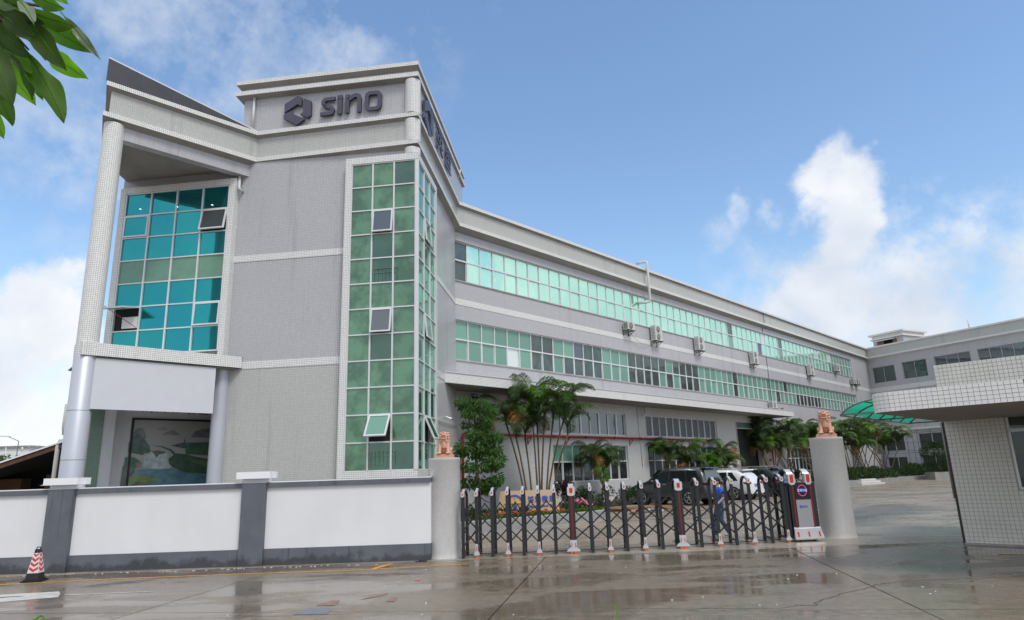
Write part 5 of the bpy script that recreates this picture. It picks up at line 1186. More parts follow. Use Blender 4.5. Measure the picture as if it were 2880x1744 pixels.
aircon('air_conditioner', 'tall twin-fan air conditioner, second of the four tall units from the tower', WS(4.95), WZ(10.32), .92, 1.0, 2)
aircon('air_conditioner', 'tall twin-fan air conditioner just left of the expansion joint', WS(14.2), WZ(10.2), .92, 1.05, 2)
aircon('air_conditioner', 'tall twin-fan air conditioner right of the expansion joint', WS(26.9), WZ(10.3), .95, 1.1, 2)
aircon('air_conditioner', 'low single-fan air conditioner near the far corner, left of a pair', WS(39.7), WZ(10.42), .85, .60, 1)
aircon('air_conditioner', 'low single-fan air conditioner near the far corner, right of a pair', WS(41.2), WZ(10.45), .80, .60, 1)
aircon('air_conditioner', 'low air conditioner standing at the far end of the entrance ledge', WS(17.1) - .2, 6.75, .85, .58, 1)
aircon('air_conditioner', 'louvred cooler box set in the far upper windows', WS(34.9), WZ(11.4), .8, .8, 1, .35)
DT = MB().tube([(-.9 - .25, .4, 15.75), (-.9 + .0, -.10, 15.82), (-.84, -.22, 15.78), (-.84, -.26, 15.6), (-.84, -.26, 13.15), (-.86, -.22, 13.0), (-1.0, -.1, 12.93), (-1.35, .42, 12.93)], .088, 12)
tag(part('exhaust_duct', DT, M['pvc'], None, (*W0, 0), rz_of(43.17)), 'white plastic duct running from roof edge down to an upper window', 'duct')
tag(part('refrigerant_hose', MB().tube([(WS(-3.4), .12, 10.6), (WS(-3.1), .10, 10.35), (WS(-2.4), .10, 10.12), (WS(-1.6), .10, 10.12), (WS(-1.0), .10, 10.4)], .022, 6), M['pvc'], None, (*W0, 0), rz_of(43.17)), 'thin white hose sagging between two air conditioners', 'hose')
FP = thing('fire_pipe', 'red fire pipe along the wing wall on brackets, dropping beside the tree', 'pipe', (*fr(WF, -17.7, .2), 0), rz_of(43.17))
x1 = WS(6.6) + 17.7
part('pipe', MB().tube([(0, -.10, .3), (0, -.10, 3.75), (.05, -.10, 3.85), (.15, -.10, 3.90), (x1, -.10, 3.90)], .065, 10), M['red_pipe'], FP)
for k in range(8):
    x = 1.6 + k * 3.1; br = MB(); br.bar((x, .1, 3.80), (x, -.2, 3.80), .04); br.bar((x, .1, 3.5), (x, -.15, 3.78), .03); br.bar((x, .09, 3.45), (x, .09, 3.8), .04); part('bracket', br, M['red_pipe'], FP)
for k in range(9): part('coupling', MB().tube([(.9 + k * 2.8, -.10, 3.90), (1.02 + k * 2.8, -.10, 3.90)], .082, 10), M['red_pipe'], FP)
tag(part('fire_pipe', MB().tube([(WS(16.3), .1, .2), (WS(16.3), .1, 3.8), (WS(16.4), .1, 3.9), (WS(19.0), .1, 3.9)], .065, 8), M['red_pipe'], None, (*W0, 0), rz_of(43.17)), 'red fire pipe rising right of the loading door', 'pipe')
def floodlight(s, z, label):
    t = thing('floodlight', label, 'floodlight', (*fr(WF, s, .2), z), rz_of(43.17), 'floodlights under the entrance ledge')
    part('bracket', MB().bar((0, 0, .32), (0, -.25, .32), .04).bar((-.16, -.22, .32), (.16, -.22, .32), .03).bar((-.16, -.22, .32), (-.16, -.26, .05), .03).bar((.16, -.22, .32), (.16, -.26, .05), .03), M['bracket'], t)
    part('lamp_head', MB().obox((0, -.30, .02), (.17, 0, 0), (0, .09, .05), (0, -.06, .13)), M['black'], t); part('lamp_glass', MB().obox((0, -.405, -.035), (.14, 0, 0), (0, .004, .003), (0, -.05, .11)), M['glass_grey'], t)
floodlight(WS(-17.3), 5.45, 'black floodlight under the ledge beside the tower corner'); floodlight(WS(13.5), 5.4, 'black floodlight under the ledge above the loading door')
SCm = thing('security_camera', 'small white bullet camera on the tower side wall', 'camera', (*fr(SF, 5.7, .22), 4.4), rz_of(5.5))
part('body', MB().tube([(0, -.08, .02), (-.03, -.30, -.06)], .045, 10), M['white_cap'], SCm); part('lens', MB().tube([(-.03, -.295, -.058), (-.033, -.32, -.066)], .03, 10), M['black'], SCm); part('mount', MB().tube([(0, 0, .06), (0, -.12, .05)], .02, 8), M['white_cap'], SCm)
SC2 = thing('security_camera', 'small dark camera on top of the far end of the ledge', 'camera', (*fr(WF, WS(15.6), -1.4), 6.42), rz_of(43.17))
part('body', MB().obox((0, -.05, .10), (.05, 0, 0), (0, .13, -.03), (0, 0, .04)), M['ac_dark'], SC2); part('mount', MB().box(-.02, .02, -.02, .02, 0, .08), M['ac_dark'], SC2)
tag(part('cable_conduit', MB().tube([(3.6, .2, 4.22), (8.3, .2, 4.22)], .018, 6), M['pvc'], None, (*P0, 0), rz_of(5.5)), 'thin white conduit along the tower side wall below the camera', 'conduit')
for s, lab in ((-3.1, 'thin white conduit down the wall between the two upper ground-floor windows'),): tag(part('cable_conduit', MB().tube([(WS(s), .27, 5.9), (WS(s) + .15, .27, 2.2)], .022, 6), M['pvc'], None, (*W0, 0), rz_of(43.17)), lab, 'conduit')
tag(part('drain_elbow', MB().tube([(WS(-2.65), .0, 5.9), (WS(-2.65), .0, 5.45), (WS(-2.75), .0, 5.38), (WS(-3.0), .0, 5.38)], .05, 8), M['pvc'], None, (*W0, 0), rz_of(43.17)), 'short beige drain elbow hanging under the entrance ledge', 'drain pipe')
# ------------------------------------------------------------------ ground, road, yard
g = MB(); g.face([(-1200, -1200, -.045), (1200, -1200, -.045), (1200, 1200, -.045), (-1200, 1200, -.045)]); part('ground', g, M['yard_wet'], kind='structure')
edge = lambda x: 17.50 + .035 * x
road = bpy.data.objects.new('road', MB().box(-60, 60, -30, 17.2, -.044, -.036).mesh('road', M['joint'])); COL.objects.link(road); road['kind'] = 'structure'
def clip(poly, f):
    out = []
    for i in range(len(poly)):
        a, b = poly[i], poly[(i + 1) % len(poly)]; fa, fb = f(a), f(b)
        if fa >= 0: out.append(a)
        if (fa >= 0) != (fb >= 0): t = fa / (fa - fb); out.append((a[0] + (b[0] - a[0]) * t, a[1] + (b[1] - a[1]) * t))
    return out
ax, ay = radians(98), radians(9)
X_, Y_ = (sin(ax), cos(ax)), (sin(ay), cos(ay)); O_ = (-.4, 11.0)
rows = [-24, -18, -12, -6, 0, 9.5]
for i in range(-5, 6):
    for j in range(len(rows) - 1):
        g_ = .013; u0, u1, v0, v1 = i * 6.1 + g_, (i + 1) * 6.1 - g_, rows[j] + g_, rows[j + 1] - g_
        P = [(O_[0] + X_[0] * u + Y_[0] * v, O_[1] + X_[1] * u + Y_[1] * v) for u, v in ((u0, v0), (u1, v0), (u1, v1), (u0, v1))]
        P = clip(P, lambda p: edge(p[0]) - p[1])
        if len(P) > 2: part('road_slab', MB().prism(P, -.035, R.uniform(-.0025, 0)), M['concrete_wet'], road)
yd = MB(); xs = [-70, -40, -20, -10, -5, -2, 0, 2, 4, 6, 8, 10, 14, 20, 30, 45, 70, 110]; n_ = 26
def yy(x, k): y0 = edge(x) + .012; return y0 + (150 - y0) * (k / n_) ** 2.6 if k else y0
for a, b in zip(xs[:-1], xs[1:]):
    for k in range(n_):
        q = [(a, yy(a, k)), (b, yy(b, k)), (b, yy(b, k + 1)), (a, yy(a, k + 1))]; yd.face([(x, y, zg(x, y)) for x, y in q])
part('yard', yd, M['yard_wet'], kind='structure')
def strip_line(pts, w, z):
    m = MB()
    for a, b in zip(pts[:-1], pts[1:]):
        d = Vector((b[0] - a[0], b[1] - a[1])).normalized(); nn = Vector((-d.y, d.x)) * w / 2
        m.face([(a[0] - nn.x, a[1] - nn.y, z), (b[0] - nn.x, b[1] - nn.y, z), (b[0] + nn.x, b[1] + nn.y, z), (a[0] + nn.x, a[1] + nn.y, z)])
    return m
def sheet(name, mb, mat): o = part(name, mb, mat); o['kind'] = 'structure'; return o
sheet('yellow_line', strip_line([(-18, 14.9), (-13, 15.5), (-11.62, 15.72), (-9.22, 16.08), (-6.45, 16.2), (-4.11, 16.2), (-3.3, 16.27), (-1.24, 16.68)], .10, .004), M['yellow'])
sheet('yellow_line', strip_line([(-3.42, 16.33), (-3.15, 17.2)], .14, .004), M['yellow']); sheet('yellow_line', strip_line([(10.43, 15.39), (13.5, 14.2)], .11, .004), M['yellow'])
m = MB(); z = .004
m.face([(-14, 13.35, z), (-10.1, 14.0, z), (-9.75, 13.98, z), (-9.2, 14.12, z), (-9.44, 14.45, z), (-14, 13.62, z)]); m.face([(-14, 11.7, z), (-8.97, 13.72, z), (-9.2, 14.12, z), (-9.75, 13.98, z), (-14, 12.25, z)])
sheet('painted_arrow', m, M['white_line']); sheet('painted_line', strip_line([(-9.0, 13.95), (-7.3, 14.05)], .05, .004), M['white_line'])
mb = MB(); mb.face([(-3.62, 11.25, z), (-3.05, 11.2, z), (-3.1, 11.65, z), (-3.5, 11.75, z)]); sheet('painted_reflection', mb, M['faint_blue'])  # coloured reflections on the wet road, put in as flat colour patches
mb = MB(); mb.face([(-3.45, 11.95, z), (-3.12, 11.9, z), (-3.15, 12.35, z), (-3.3, 12.4, z)]); mb.face([(-2.82, 12.35, z), (-2.45, 12.75, z), (-2.42, 12.95, z), (-2.7, 12.6, z)]); mb.face([(-2.3, 12.1, z), (-2.17, 12.1, z), (-2.17, 12.5, z), (-2.27, 12.5, z)]); sheet('painted_reflection', mb, M['faint_red'])
ck = [(1.4, 10.89), (2.0, 10.84), (2.41, 10.73), (3.1, 10.66), (3.8, 10.55), (4.1, 10.68), (4.36, 10.67), (4.5, 10.92), (4.81, 11.21), (5.2, 11.5), (5.66, 11.81), (6.1, 12.2), (6.68, 12.47), (7.6, 12.5), (8.89, 12.56), (11, 12.3)]
ck2 = []
for (x0, y0), (x1_, y1) in zip(ck[:-1], ck[1:]):
    for q in range(5): ck2.append((x0 + (x1_ - x0) * q / 5 + R.uniform(-.03, .03), y0 + (y1 - y0) * q / 5 + R.uniform(-.035, .035)))
sheet('crack', strip_line(ck2, .013, .002), M['joint'])
sheet('crack', strip_line([(x - 8.4 + R.uniform(-.02, .02), 11.28 - .02 * x + R.uniform(-.02, .02)) for x in [i * .25 for i in range(24)]], .009, .002), M['joint'])
# wall foot litter: bits of paper and grit
lt = MB()
for k in range(46):
    x = R.uniform(-12.5, -2.6); y = 17.28 + .03 * R.random() - .25 * R.random(); s = R.uniform(.008, .03); lt.obox((x, y, .006), (s, s * R.uniform(-.4, .4), 0), (0, s * .5, 0), (0, 0, .003))
for k in range(28):
    x = R.uniform(-6, 9); y = R.uniform(10.5, 16.5); s = R.uniform(.005, .016); lt.obox((x, y, .005), (s, s * R.uniform(-.4, .4), 0), (0, s * .6, 0), (0, 0, .003))
part('litter', lt, M['white_cap'], kind='stuff')
tag(part('paper_scrap', MB().obox((0, 0, .012), (.05, .02, .004), (-.012, .03, .002), (0, 0, .004)).obox((.03, .02, .015), (.02, .01, .01), (-.01, .02, 0), (0, 0, .003)), M['pink'], None, (-2.1, 14.4, 0)), 'small crumpled pink and white wrapper on the wet road', 'litter')

# ------------------------------------------------------------------ foliage builders
def leafcloud(clumps, size, aspect=.38, droop=.5, seed=1, curl=.15):
    """clumps: (centre, (rx, ry, rz), count)"""
    r = random.Random(seed); mb = MB()
    for c, rad, n in clumps:
        for _ in range(n):
            while True:
                p = Vector((r.uniform(-1, 1), r.uniform(-1, 1), r.uniform(-1, 1)))
                if .25 < p.length < 1: break
            p = p * (p.length ** -.35)
            q = Vector(c) + Vector((p.x * rad[0], p.y * rad[1], p.z * rad[2])); a = Vector((p.x + r.gauss(0, .5), p.y + r.gauss(0, .5), p.z * .5 - droop + r.gauss(0, .35))).normalized()
            s = a.cross(Vector((r.gauss(0, 1), r.gauss(0, 1), r.gauss(0, 1)))).normalized(); L = size * r.uniform(.6, 1.25); w = L * aspect
            t = q + a * L; m_ = q + a * L * .5; k = a.cross(s) * L * curl
            mb.face([q, m_ + s * w / 2 - k, t]); mb.face([q, t, m_ - s * w / 2 - k])
    return mb
def frond_mb(L, n=24, lift=1.15, seed=0, drop=1.0):
    r = random.Random(seed); mb = MB(); pts = []
    p = Vector((0, 0, 0)); ang = lift
    for i in range(11):
        pts.append(p.copy()); p = p + Vector((cos(ang), 0, sin(ang))) * L / 10; ang -= (.06 + .058 * i * .62) * drop
    mb.tube(pts, [.017 - .0014 * i for i in range(11)], 5)
    for k in range(n):
        t = .16 + .82 * k / (n - 1); i = min(int(t * 10), 9); f = t * 10 - i; q = pts[i].lerp(pts[i + 1], f); d = (pts[i + 1] - pts[i]).normalized()
        ll = L * .30 * (sin(pi * min(t * 1.02, .99)) ** .6) + .05
        for sg in (-1, 1):
            o = (d * .62 + Vector((0, sg, 0)) * .72 + Vector((0, 0, r.uniform(.05, .25)))).normalized(); m_ = q + o * ll * .5; e = m_ + (o + Vector((0, 0, -r.uniform(.7, 1.3)))).normalized() * ll * .5; w = d * .011
            mb.face([q - w * .6, m_ - w, m_ + w, q + w * .6]); mb.face([m_ - w, e, m_ + w])
    return mb
FM = {}
for v in range(4):
    for mn in ('palm', 'palm_lt', 'palm_dry'): FM[(v, mn)] = frond_mb(1.0, 34, (1.25, .95, 1.05, .7)[v], v, (1.0, 1.25, 1.5, 1.4)[v]).mesh('frond', [M[mn]])
def palm(label, loc, stems, L, nf=8, dry=.14, seed=0, group=None, lt=.14):
    r = random.Random(seed * 31 + 5); t = thing('palm_clump', label, 'palm', loc, 0, 'areca palms in the planting beds by the wing')
    for (bx, by, tx, ty, tz) in stems:
        pts = [Vector((bx + (tx - bx) * k ** 1.5, by + (ty - by) * k ** 1.5, tz * k)) for k in (0, .25, .5, .75, 1)]
        s = part('stem', MB().tube(pts, [.055, .045, .04, .036, .045], 7), M['palm_stem'], t)
        part('crownshaft', MB().tube([pts[-1], pts[-1] + Vector((0, 0, .38))], [.045, .03], 7), M['palm'], s)
        a0 = r.uniform(0, 6)
        for k in range(nf):
            mn = 'palm_dry' if r.random() < dry and k % 2 == 0 else ('palm_lt' if r.random() < lt else 'palm')
            o = obj('frond', FM[(r.choice([1, 2, 3]) if mn == 'palm_dry' else r.choice([0, 0, 1, 1, 2, 3]), mn)], s, tuple(pts[-1] + Vector((0, 0, .25 + .02 * k))))
            sc = L * r.uniform(.8, 1.15); o.scale = (sc, sc, sc); o.rotation_euler = (r.uniform(-.25, .25), r.uniform(-.3, .12) + (.6 if mn == 'palm_dry' else 0), a0 + k * 2.4 + r.uniform(-.3, .3))
    return t
def rstems(n, spread, h0, h1, seed):
    r = random.Random(seed); return [(r.uniform(-.3, .3) * spread, r.uniform(-.3, .3) * spread, r.uniform(-1, 1) * spread, r.uniform(-.7, .7) * spread, r.uniform(h0, h1)) for _ in range(n)]

# ------------------------------------------------------------------ planting bed with the company board
kp = [(-2.7, 22.75), (-1.88, 23.67), (0, 25.1), (1.85, 26.5), (2.9, 27.4), (3.55, 28.2), (3.75, 29.0), (3.4, 29.8), fr(WF, -10.5, .28)]
PL = thing('planting_bed', 'raised concrete planting bed curving in front of the wing, full of red flowers', 'planter', (0, 25.2, 0))
kb = MB(); sweep(kb, kp, [(0, -.02), (0, .47), (-.04, .50), (-.18, .50), (-.20, -.02)], True); part('kerb', kb, M['kerb'], PL, (0, -25.2, 0))
part('soil', MB().prism([(x - .05, y + .1) for x, y in kp] + [fr(WF, -18, .28), (-3.2, 24)], .02, .42), M['soil'], PL, (0, -25.2, 0))
tag(part('water_hose', MB().tube([(-1.75, 23.45, .02 + .03), (-.6, 24.3, .06), (.8, 25.45, .09), (1.7, 26.15, .11)], .016, 6), plain('pale_blue_hose', (.3, .45, .5), .4), None), 'pale blue hose lying along the foot of the planting bed', 'hose')
cl = []; fl = MB(); r = random.Random(3)
for k in range(150):
    t = r.random(); i = min(int(t * 5), 4); f = t * 5 - i; x = kp[1 + i][0] + (kp[2 + i][0] - kp[1 + i][0]) * f if i < 4 else kp[5][0] - .2; y = kp[1 + i][1] + (kp[2 + i][1] - kp[1 + i][1]) * f if i < 4 else kp[5][1]
    dd = r.uniform(.2, .75); x -= dd * .6; y += dd * .8; cl.append(((x, y, .47 + r.uniform(0, .06)), (.16, .16, .07), 55))
part('ground_cover', leafcloud(cl, .085, .5, -.6, 4), [M['grass']], None, kind='stuff')
for k in range(64):
    t = r.random() ** .8; x = -1.6 + 3.6 * t; y = 23.98 + 2.75 * t; dd = r.uniform(.15, .75); c = Vector((x - dd * .6, y + dd * .8, .60 + r.uniform(-.03, .06)))
    for q in range(9): fl.ell(c + Vector((r.uniform(-.05, .05), r.uniform(-.05, .05), r.uniform(-.01, .035))), r.uniform(.012, .022), seg=5, ring=3)
part('flower_heads', fl, M['flower'], None, kind='stuff')
cl = [((R.uniform(-2.6, 3.0), 0, .55), (.3, .3, .22), 110) for _ in range(26)]; cl = [((c[0], 26.3 + c[0] * .85 + R.uniform(-.3, 1.6), c[2]), a, b_) for c, a, b_ in cl]
part('low_shrubs', leafcloud(cl, .14, .35, -.2, 5), [M['bush']], None, kind='stuff')
SB = thing('company_board', 'tan company board with blue round emblem standing among red flowers', 'sign', (.33, 26.75, .42), rz_of(88))
o = part('panel', MB().plate([(-1.17, 0), (1.30, .02), (1.14, .98), (-1.02, .98)], 0, .12), M['board'], SB)
rot = radians(-8); o.rotation_euler = (rot, 0, 0)
LB = bpy.data.objects.new('emblem', None)
def on_board(mesh, name, x, zz, y=-.012): e = obj(name, mesh, o, (x, y, zz)); return e
em = MB()
for k in range(28):
    a0, a1 = 2 * pi * k / 28, 2 * pi * (k + 1) / 28; em.plate([(.27 * cos(a0), .27 * sin(a0)), (.33 * cos(a0), .33 * sin(a0)), (.33 * cos(a1), .33 * sin(a1)), (.27 * cos(a1), .27 * sin(a1))], -.02, 0)
em.plate([(-.07, -.29), (.07, -.29), (.05, .0), (.09, .06), (0, .20), (-.09, .06), (-.05, 0)], -.02, 0)
on_board(em.mesh('emblem', M['blue_letter']), 'emblem', -.47, .50); em2 = MB().box(-.40, .40, -.03, -.005, -.0, .035); em2.plate([(-.18, .03), (.0, .16), (.18, .03)], -.028, -.004); on_board(em2.mesh('emblem_bar', M['gold']), 'emblem_bar', -.47, .49)
for k, ch in enumerate('鸿远微思'): on_board(text_mesh(ch, .25, .012, M['blue_letter'], 'character', bold=.006), 'character', .17 + k * .275, .62)
on_board(text_mesh('NorTaco M', .155, .010, M['blue_letter'], 'letters', bold=.003, sx=1.35), 'letters', .56, .385); on_board(text_mesh('V', .155, .010, M['gold'], 'letters'), 'letters', .87, .385)

# ------------------------------------------------------------------ the broadleaf tree by the tower
TR = thing('broadleaf_tree', 'young broadleaf tree in clumps in front of the red pipe by the left pillar', 'tree', (-1.55, 26.4, .42))
tk = MB(); tk.tube([(0, 0, 0), (.02, 0, 1.0), (-.02, 0, 2.0), (-.08, .02, 3.0), (-.06, 0, 3.9)], [.085, .075, .06, .05, .025], 9)
for a, e in (((0, 0, .9), (.5, -.1, .55)), ((0, 0, 1.2), (.6, .1, 1.65)), ((0, 0, 1.1), (-.45, .1, 1.5)), ((-.02, 0, 1.9), (.55, -.1, 2.5)), ((-.03, 0, 2.0), (-.4, .1, 2.2)), ((-.06, 0, 2.9), (.35, 0, 3.3)), ((-.08, 0, 3.0), (-.45, -.1, 3.6)), ((-.06, 0, 3.5), (.25, .1, 4.1)), ((-.05, 0, 3.4), (-.55, 0, 4.2)), ((0, 0, .8), (-.35, 0, .45))):
    m_ = Vector(a).lerp(Vector(e), .5) + Vector((0, 0, -.06)); tk.tube([a, m_, e], [.032, .022, .010], 6)
part('trunk', tk, M['bark'], TR)
CL = [(270, 45, .5), (440, 90, 1), (590, 110, 1.0), (715, 190, .8), (430, 220, 1), (640, 320, .8), (590, 420, .9), (460, 540, .9), (620, 560, 1.0), (800, 590, .8), (320, 720, 1), (540, 700, 1.1), (760, 780, 1), (430, 800, .9), (660, 880, 1.1), (810, 930, .9), (370, 1010, .8), (560, 1010, .8), (730, 1010, .8), (380, 1230, .9), (560, 1260, 1.1), (700, 1250, 1), (800, 1200, .7), (610, 1340, .7), (240, 800, .5), (350, 400, .35), (300, 130, .3), (660, 690, .8)]
rt_ = random.Random(9); clm = []
for X, Y, s in CL:
    c = ((X - 500) * .00262, rt_.uniform(-.35, .35), 2.05 - (Y - 1133) * .00262 - .42); clm.append((c, (.26 * s + .05, .28 * s + .05, .18 * s + .05), int(185 * s)))
part('crown', leafcloud(clm, .19, .36, .75, 11), [M['tree_leaf']], TR)

# ------------------------------------------------------------------ palms
crn = [(-.45, .2, 4.9), (.0, -.2, 4.2), (.42, .2, 4.1), (.75, -.1, 5.6), (1.0, .3, 4.7), (1.35, -.3, 5.2), (1.75, .2, 5.0), (2.3, 0, 5.2), (2.35, -.3, 4.3)]
bases = [.25, .35, .55, .8, .9, .95, 1.15, 1.2, 1.4]
palm('tallest palm clump, behind the company board, reaching the ledge', (0, 30.9, .42), [(b + .1, .1 * (i % 3), c[0], c[1], c[2] - 1.0) for i, (b, c) in enumerate(zip(bases, crn))], 1.95, 8, .10, 1, lt=.2)
palm('short palm clump at the left edge of the ground-floor windows, left of the SUV', (4.75, 37.4, .2), rstems(5, .8, 1.3, 2.3, 2), 1.55, 9, .15, 2)
palm('low palm clump behind the bonnet of the SUV', (9.7, 42.6, .2), rstems(6, 1.3, 1.3, 2.5, 3), 1.7, 9, .15, 3, lt=.25)
palm('palm clump with bright fronds left of the loading door', (14.2, 47.9, .2), rstems(6, 1.0, 1.3, 2.5, 4), 1.75, 9, .2, 4, lt=.4)
for k, (x, y, h0, h1, s, lab) in enumerate([(20.6, 55.2, 2.5, 4.3, 1.3, 'dense palm clump just right of the second red pipe'), (23.2, 57.5, 2.4, 4.4, 1.5, 'palm clump directly left of the right gate pillar'), (26.5, 60.5, 2.6, 4.2, 1.5, 'palm clump hidden behind the right gate pillar'),
        (30.6, 62.6, 2.6, 4.6, 1.6, 'palm clump just right of the right gate pillar with one bright frond'), (34.2, 66.6, 2.8, 4.8, 1.7, 'tall palm clump below the turquoise awning'), (38.0, 70.5, 2.8, 4.6, 1.6, 'furthest palm clump, next to the rear building')]):
    palm(lab, (x, y, .2), rstems(8, s, h0, h1, 20 + k), 1.95, 9, .12, 20 + k, lt=.2)
# hedges, round bush, shrubs
HB = thing('far_planting_bed', 'long low planting bed along the far wing and rear building', 'planter', (32, 62, 0))
part('kerb', MB().prism([fr(WF, 19.2, -.05), fr(WF, 19.2, -4.6), fr(WF, 34, -5.4), fr(WF, 44, -7.8), fr(FB, 9.6, -1.6), fr(FB, 9.6, .2), fr(WF, 48, 0)], .1, .55), M['kerb'], HB, (-32, -62, 0))
cl = []
for k in range(70): x = R.uniform(20, 44); yv = R.uniform(-4.4, -1.0) - max(0, x - 34) * .25; p = fr(WF, x, yv); cl.append(((*p, R.uniform(.7, 1.15)), (.7, .7, .45), 260))
for k in range(22): p = fr(FB, R.uniform(1, 9), R.uniform(-1.6, -.4)); cl.append(((*p, R.uniform(.7, 1.3)), (.6, .6, .45), 260))
part('hedge', leafcloud(cl, .20, .4, -.1, 12), [M['bush']], None, kind='stuff')
RBu = thing('round_bush', 'clipped round bush in a square planter in front of the rear building', 'bush', (40.2, 65.2, .2))
part('planter_box', MB().box(-1.0, 1.0, -.8, .8, 0, .7), M['kerb'], RBu); part('trunk', MB().tube([(0, 0, .6), (0, 0, 1.6)], .1, 8), M['bark'], RBu)
rb_ = random.Random(2); cl = []
for k in range(60):
    a, e = rb_.uniform(0, 2 * pi), rb_.uniform(-.5, 1.5); cl.append(((1.15 * cos(a) * cos(e), 1.15 * sin(a) * cos(e), 2.45 + .85 * sin(e)), (.32, .32, .25), 90))
for k in range(25): a = rb_.uniform(0, 2 * pi); cl.append(((.9 * cos(a), .9 * sin(a), rb_.uniform(1.0, 1.8)), (.35, .35, .3), 80))
part('crown', leafcloud(cl, .13, .45, 0, 13), [M['bush']], RBu)
sb = thing('shrub', 'low green shrubs on the bed between planting bed and SUV', 'shrub', (4.1, 33.2, .15))
part('foliage', leafcloud([((R.uniform(-1.2, 1.8), R.uniform(-.4, .4), R.uniform(.3, .95)), (.3, .3, .28), 170) for _ in range(16)], .13, .35, -.1, 14), [M['bush']], sb)
pp_ = thing('purple_shrub', 'dark purple-leaved shrub right of the tan board', 'shrub', (2.15, 30.3, .42)); part('foliage', leafcloud([((R.uniform(-.3, .3), R.uniform(-.3, .3), R.uniform(.4, 1.15)), (.22, .22, .2), 150) for _ in range(9)], .16, .16, -.8, 15), [M['purple']], pp_)
part('stems', MB().tube([(0, 0, 0), (.1, 0, .8)], .015, 5).tube([(0, 0, 0), (-.15, 0, .7)], .015, 5), M['bark'], pp_)
sp_ = thing('sapling', 'small bright green sapling in front of the ground-floor windows', 'shrub', (4.25, 34.6, .2)); part('stem', MB().tube([(0, 0, 0), (.03, 0, 1.2), (0, 0, 1.9)], .02, 6), M['bark'], sp_); part('foliage', leafcloud([((0, 0, 1.9), (.25, .25, .3), 70), ((.1, 0, 1.6), (.25, .25, .2), 40)], .22, .3, .7, 16), [M['palm_lt']], sp_)
# flat bed strip along the wall
part('planting_strip', MB().prism([fr(WF, -10.4, .28), fr(WF, -10.4, -2.2), fr(WF, 9.8, -2.2), fr(WF, 9.8, .28)], .05, .30), M['soil'], kind='structure')
# timber and rubbish
TB = thing('timber_pile', 'pile of long brown planks lying on the ground beside the SUV', 'timber', (5.1, 31.6, .2))
for k in range(14):
    L_ = R.uniform(2.6, 4.2); a = radians(R.uniform(-14, 14)); c = Vector((R.uniform(-.3, .3), R.uniform(-.35, .35), .05 + .035 * (k // 3))); d = Vector((cos(a), sin(a), R.uniform(-.03, .03))); n2_ = Vector((-sin(a), cos(a), 0))
    part('plank', MB().obox(c, d * L_ / 2, n2_ * R.uniform(.04, .09), Vector((0, 0, .014))), M['wood'], TB)
def rag(name, label, cat, loc, w, h, mat, seed, lift=.25):
    r = random.Random(seed); n = 12; P = [[Vector(((i / n - .5) * w + r.uniform(-.03, .03), (j / n - .5) * h + r.uniform(-.03, .03), abs(r.gauss(0, lift * .35)) + lift * (1 - abs(i / n - .5) * 1.6) * .5)) for j in range(n + 1)] for i in range(n + 1)]
    m = MB()
    for i in range(n):
        for j in range(n): m.face([P[i][j], P[i + 1][j], P[i + 1][j + 1], P[i][j + 1]], smooth=True)
    o = part(name, m, mat, None, loc); return tag(o, label, cat)
rag('plastic_sheet', 'crumpled pink plastic sheet left of the tall gate post', 'sheet', (2.7, 29.3, .45), .9, .8, M['pink'], 3, .45)
rag('cloth_scrap', 'crumpled pink and brown rag on the wet yard in front of the planks', 'rag', (5.0, 29.6, .18), .6, .5, plain('dull_rag', (.45, .22, .18), .8, var=.5, scale=12), 4, .2)
rag('cloth_scrap', 'heap of white and black scraps in front of the planks', 'rag', (5.9, 30.3, .2), .9, .5, plain('black_white_scraps', (.3, .3, .3), .7, var=.9, scale=9), 6, .18)
tag(part('cardboard_tag', MB().plate([(-.13, .02), (.12, -.05), (.15, .08), (.05, .16), (-.12, .14)], 0, .01), plain('pink_speckled_card', (.62, .48, .46), .7, var=.3, scale=30), None, (4.2, 31.2, .75)), 'torn pale pink speckled card propped above the planks', 'card')
SP = thing('steps', 'three stacked white concrete kerbs at the corner of the far planting bed', 'steps', (29.6, 57.6, .2), rz_of(60))
for k in range(3): part('step', MB().box(-1.7 + .35 * k, 1.5 - .2 * k, -.3 + .25 * k, .4, .16 * k, .16 * k + .14), M['pvc'], SP)
tag(part('post', MB().tube([(0, 0, 0), (0, 0, 3.6)], .09, 8), M['ac_dark'], None, (21.0, 33.2, .2)), 'thin steel post standing in the yard beside the guardhouse corner', 'post')

# ------------------------------------------------------------------ left background
SH_ = thing('lean_to_shed', 'low dark timber shed with sloping white-edged roof behind the wall at far left', 'shed', (-20, 27.3, 0))
sl = lambda x: 3.1 + (x + .65) * .312
mb = MB(); mb.face([(-6, -.5, sl(-6)), (2.3, -.5, sl(2.3)), (2.3, 6, sl(2.3)), (-6, 6, sl(-6))]); mb.face([(-6, -.5, sl(-6) - .06), (-6, 6, sl(-6) - .06), (2.3, 6, sl(2.3) - .06), (2.3, -.5, sl(2.3) - .06)]); mb.face([(-6, -.5, sl(-6) - .06), (2.3, -.5, sl(2.3) - .06), (2.3, -.5, sl(2.3)), (-6, -.5, sl(-6))]); mb.m[1] = 1; part('roof', mb, [M['white_cap'], M['dark_int']], SH_)  # roof underside coloured near-black to stand in for the shade below
mb = MB(); mb.obox((-1.85, -.42, sl(-1.85) - .17), (4.15, 0, 4.15 * .312), (0, .03, 0), (0, 0, .09)); part('fascia_board', mb, M['wood_d'], SH_); part('rear_wall', MB().box(-6, 2.3, 5.6, 5.8, 0, 2.2).box(2.2, 2.3, 0, 5.6, 0, 3.6), M['dark_int'], SH_)
for x in (-5.5, -1.9, 1.6): part('post', MB().box(x, x + .12, -.3, -.18, 0, sl(x) - .2), M['wood_d'], SH_)
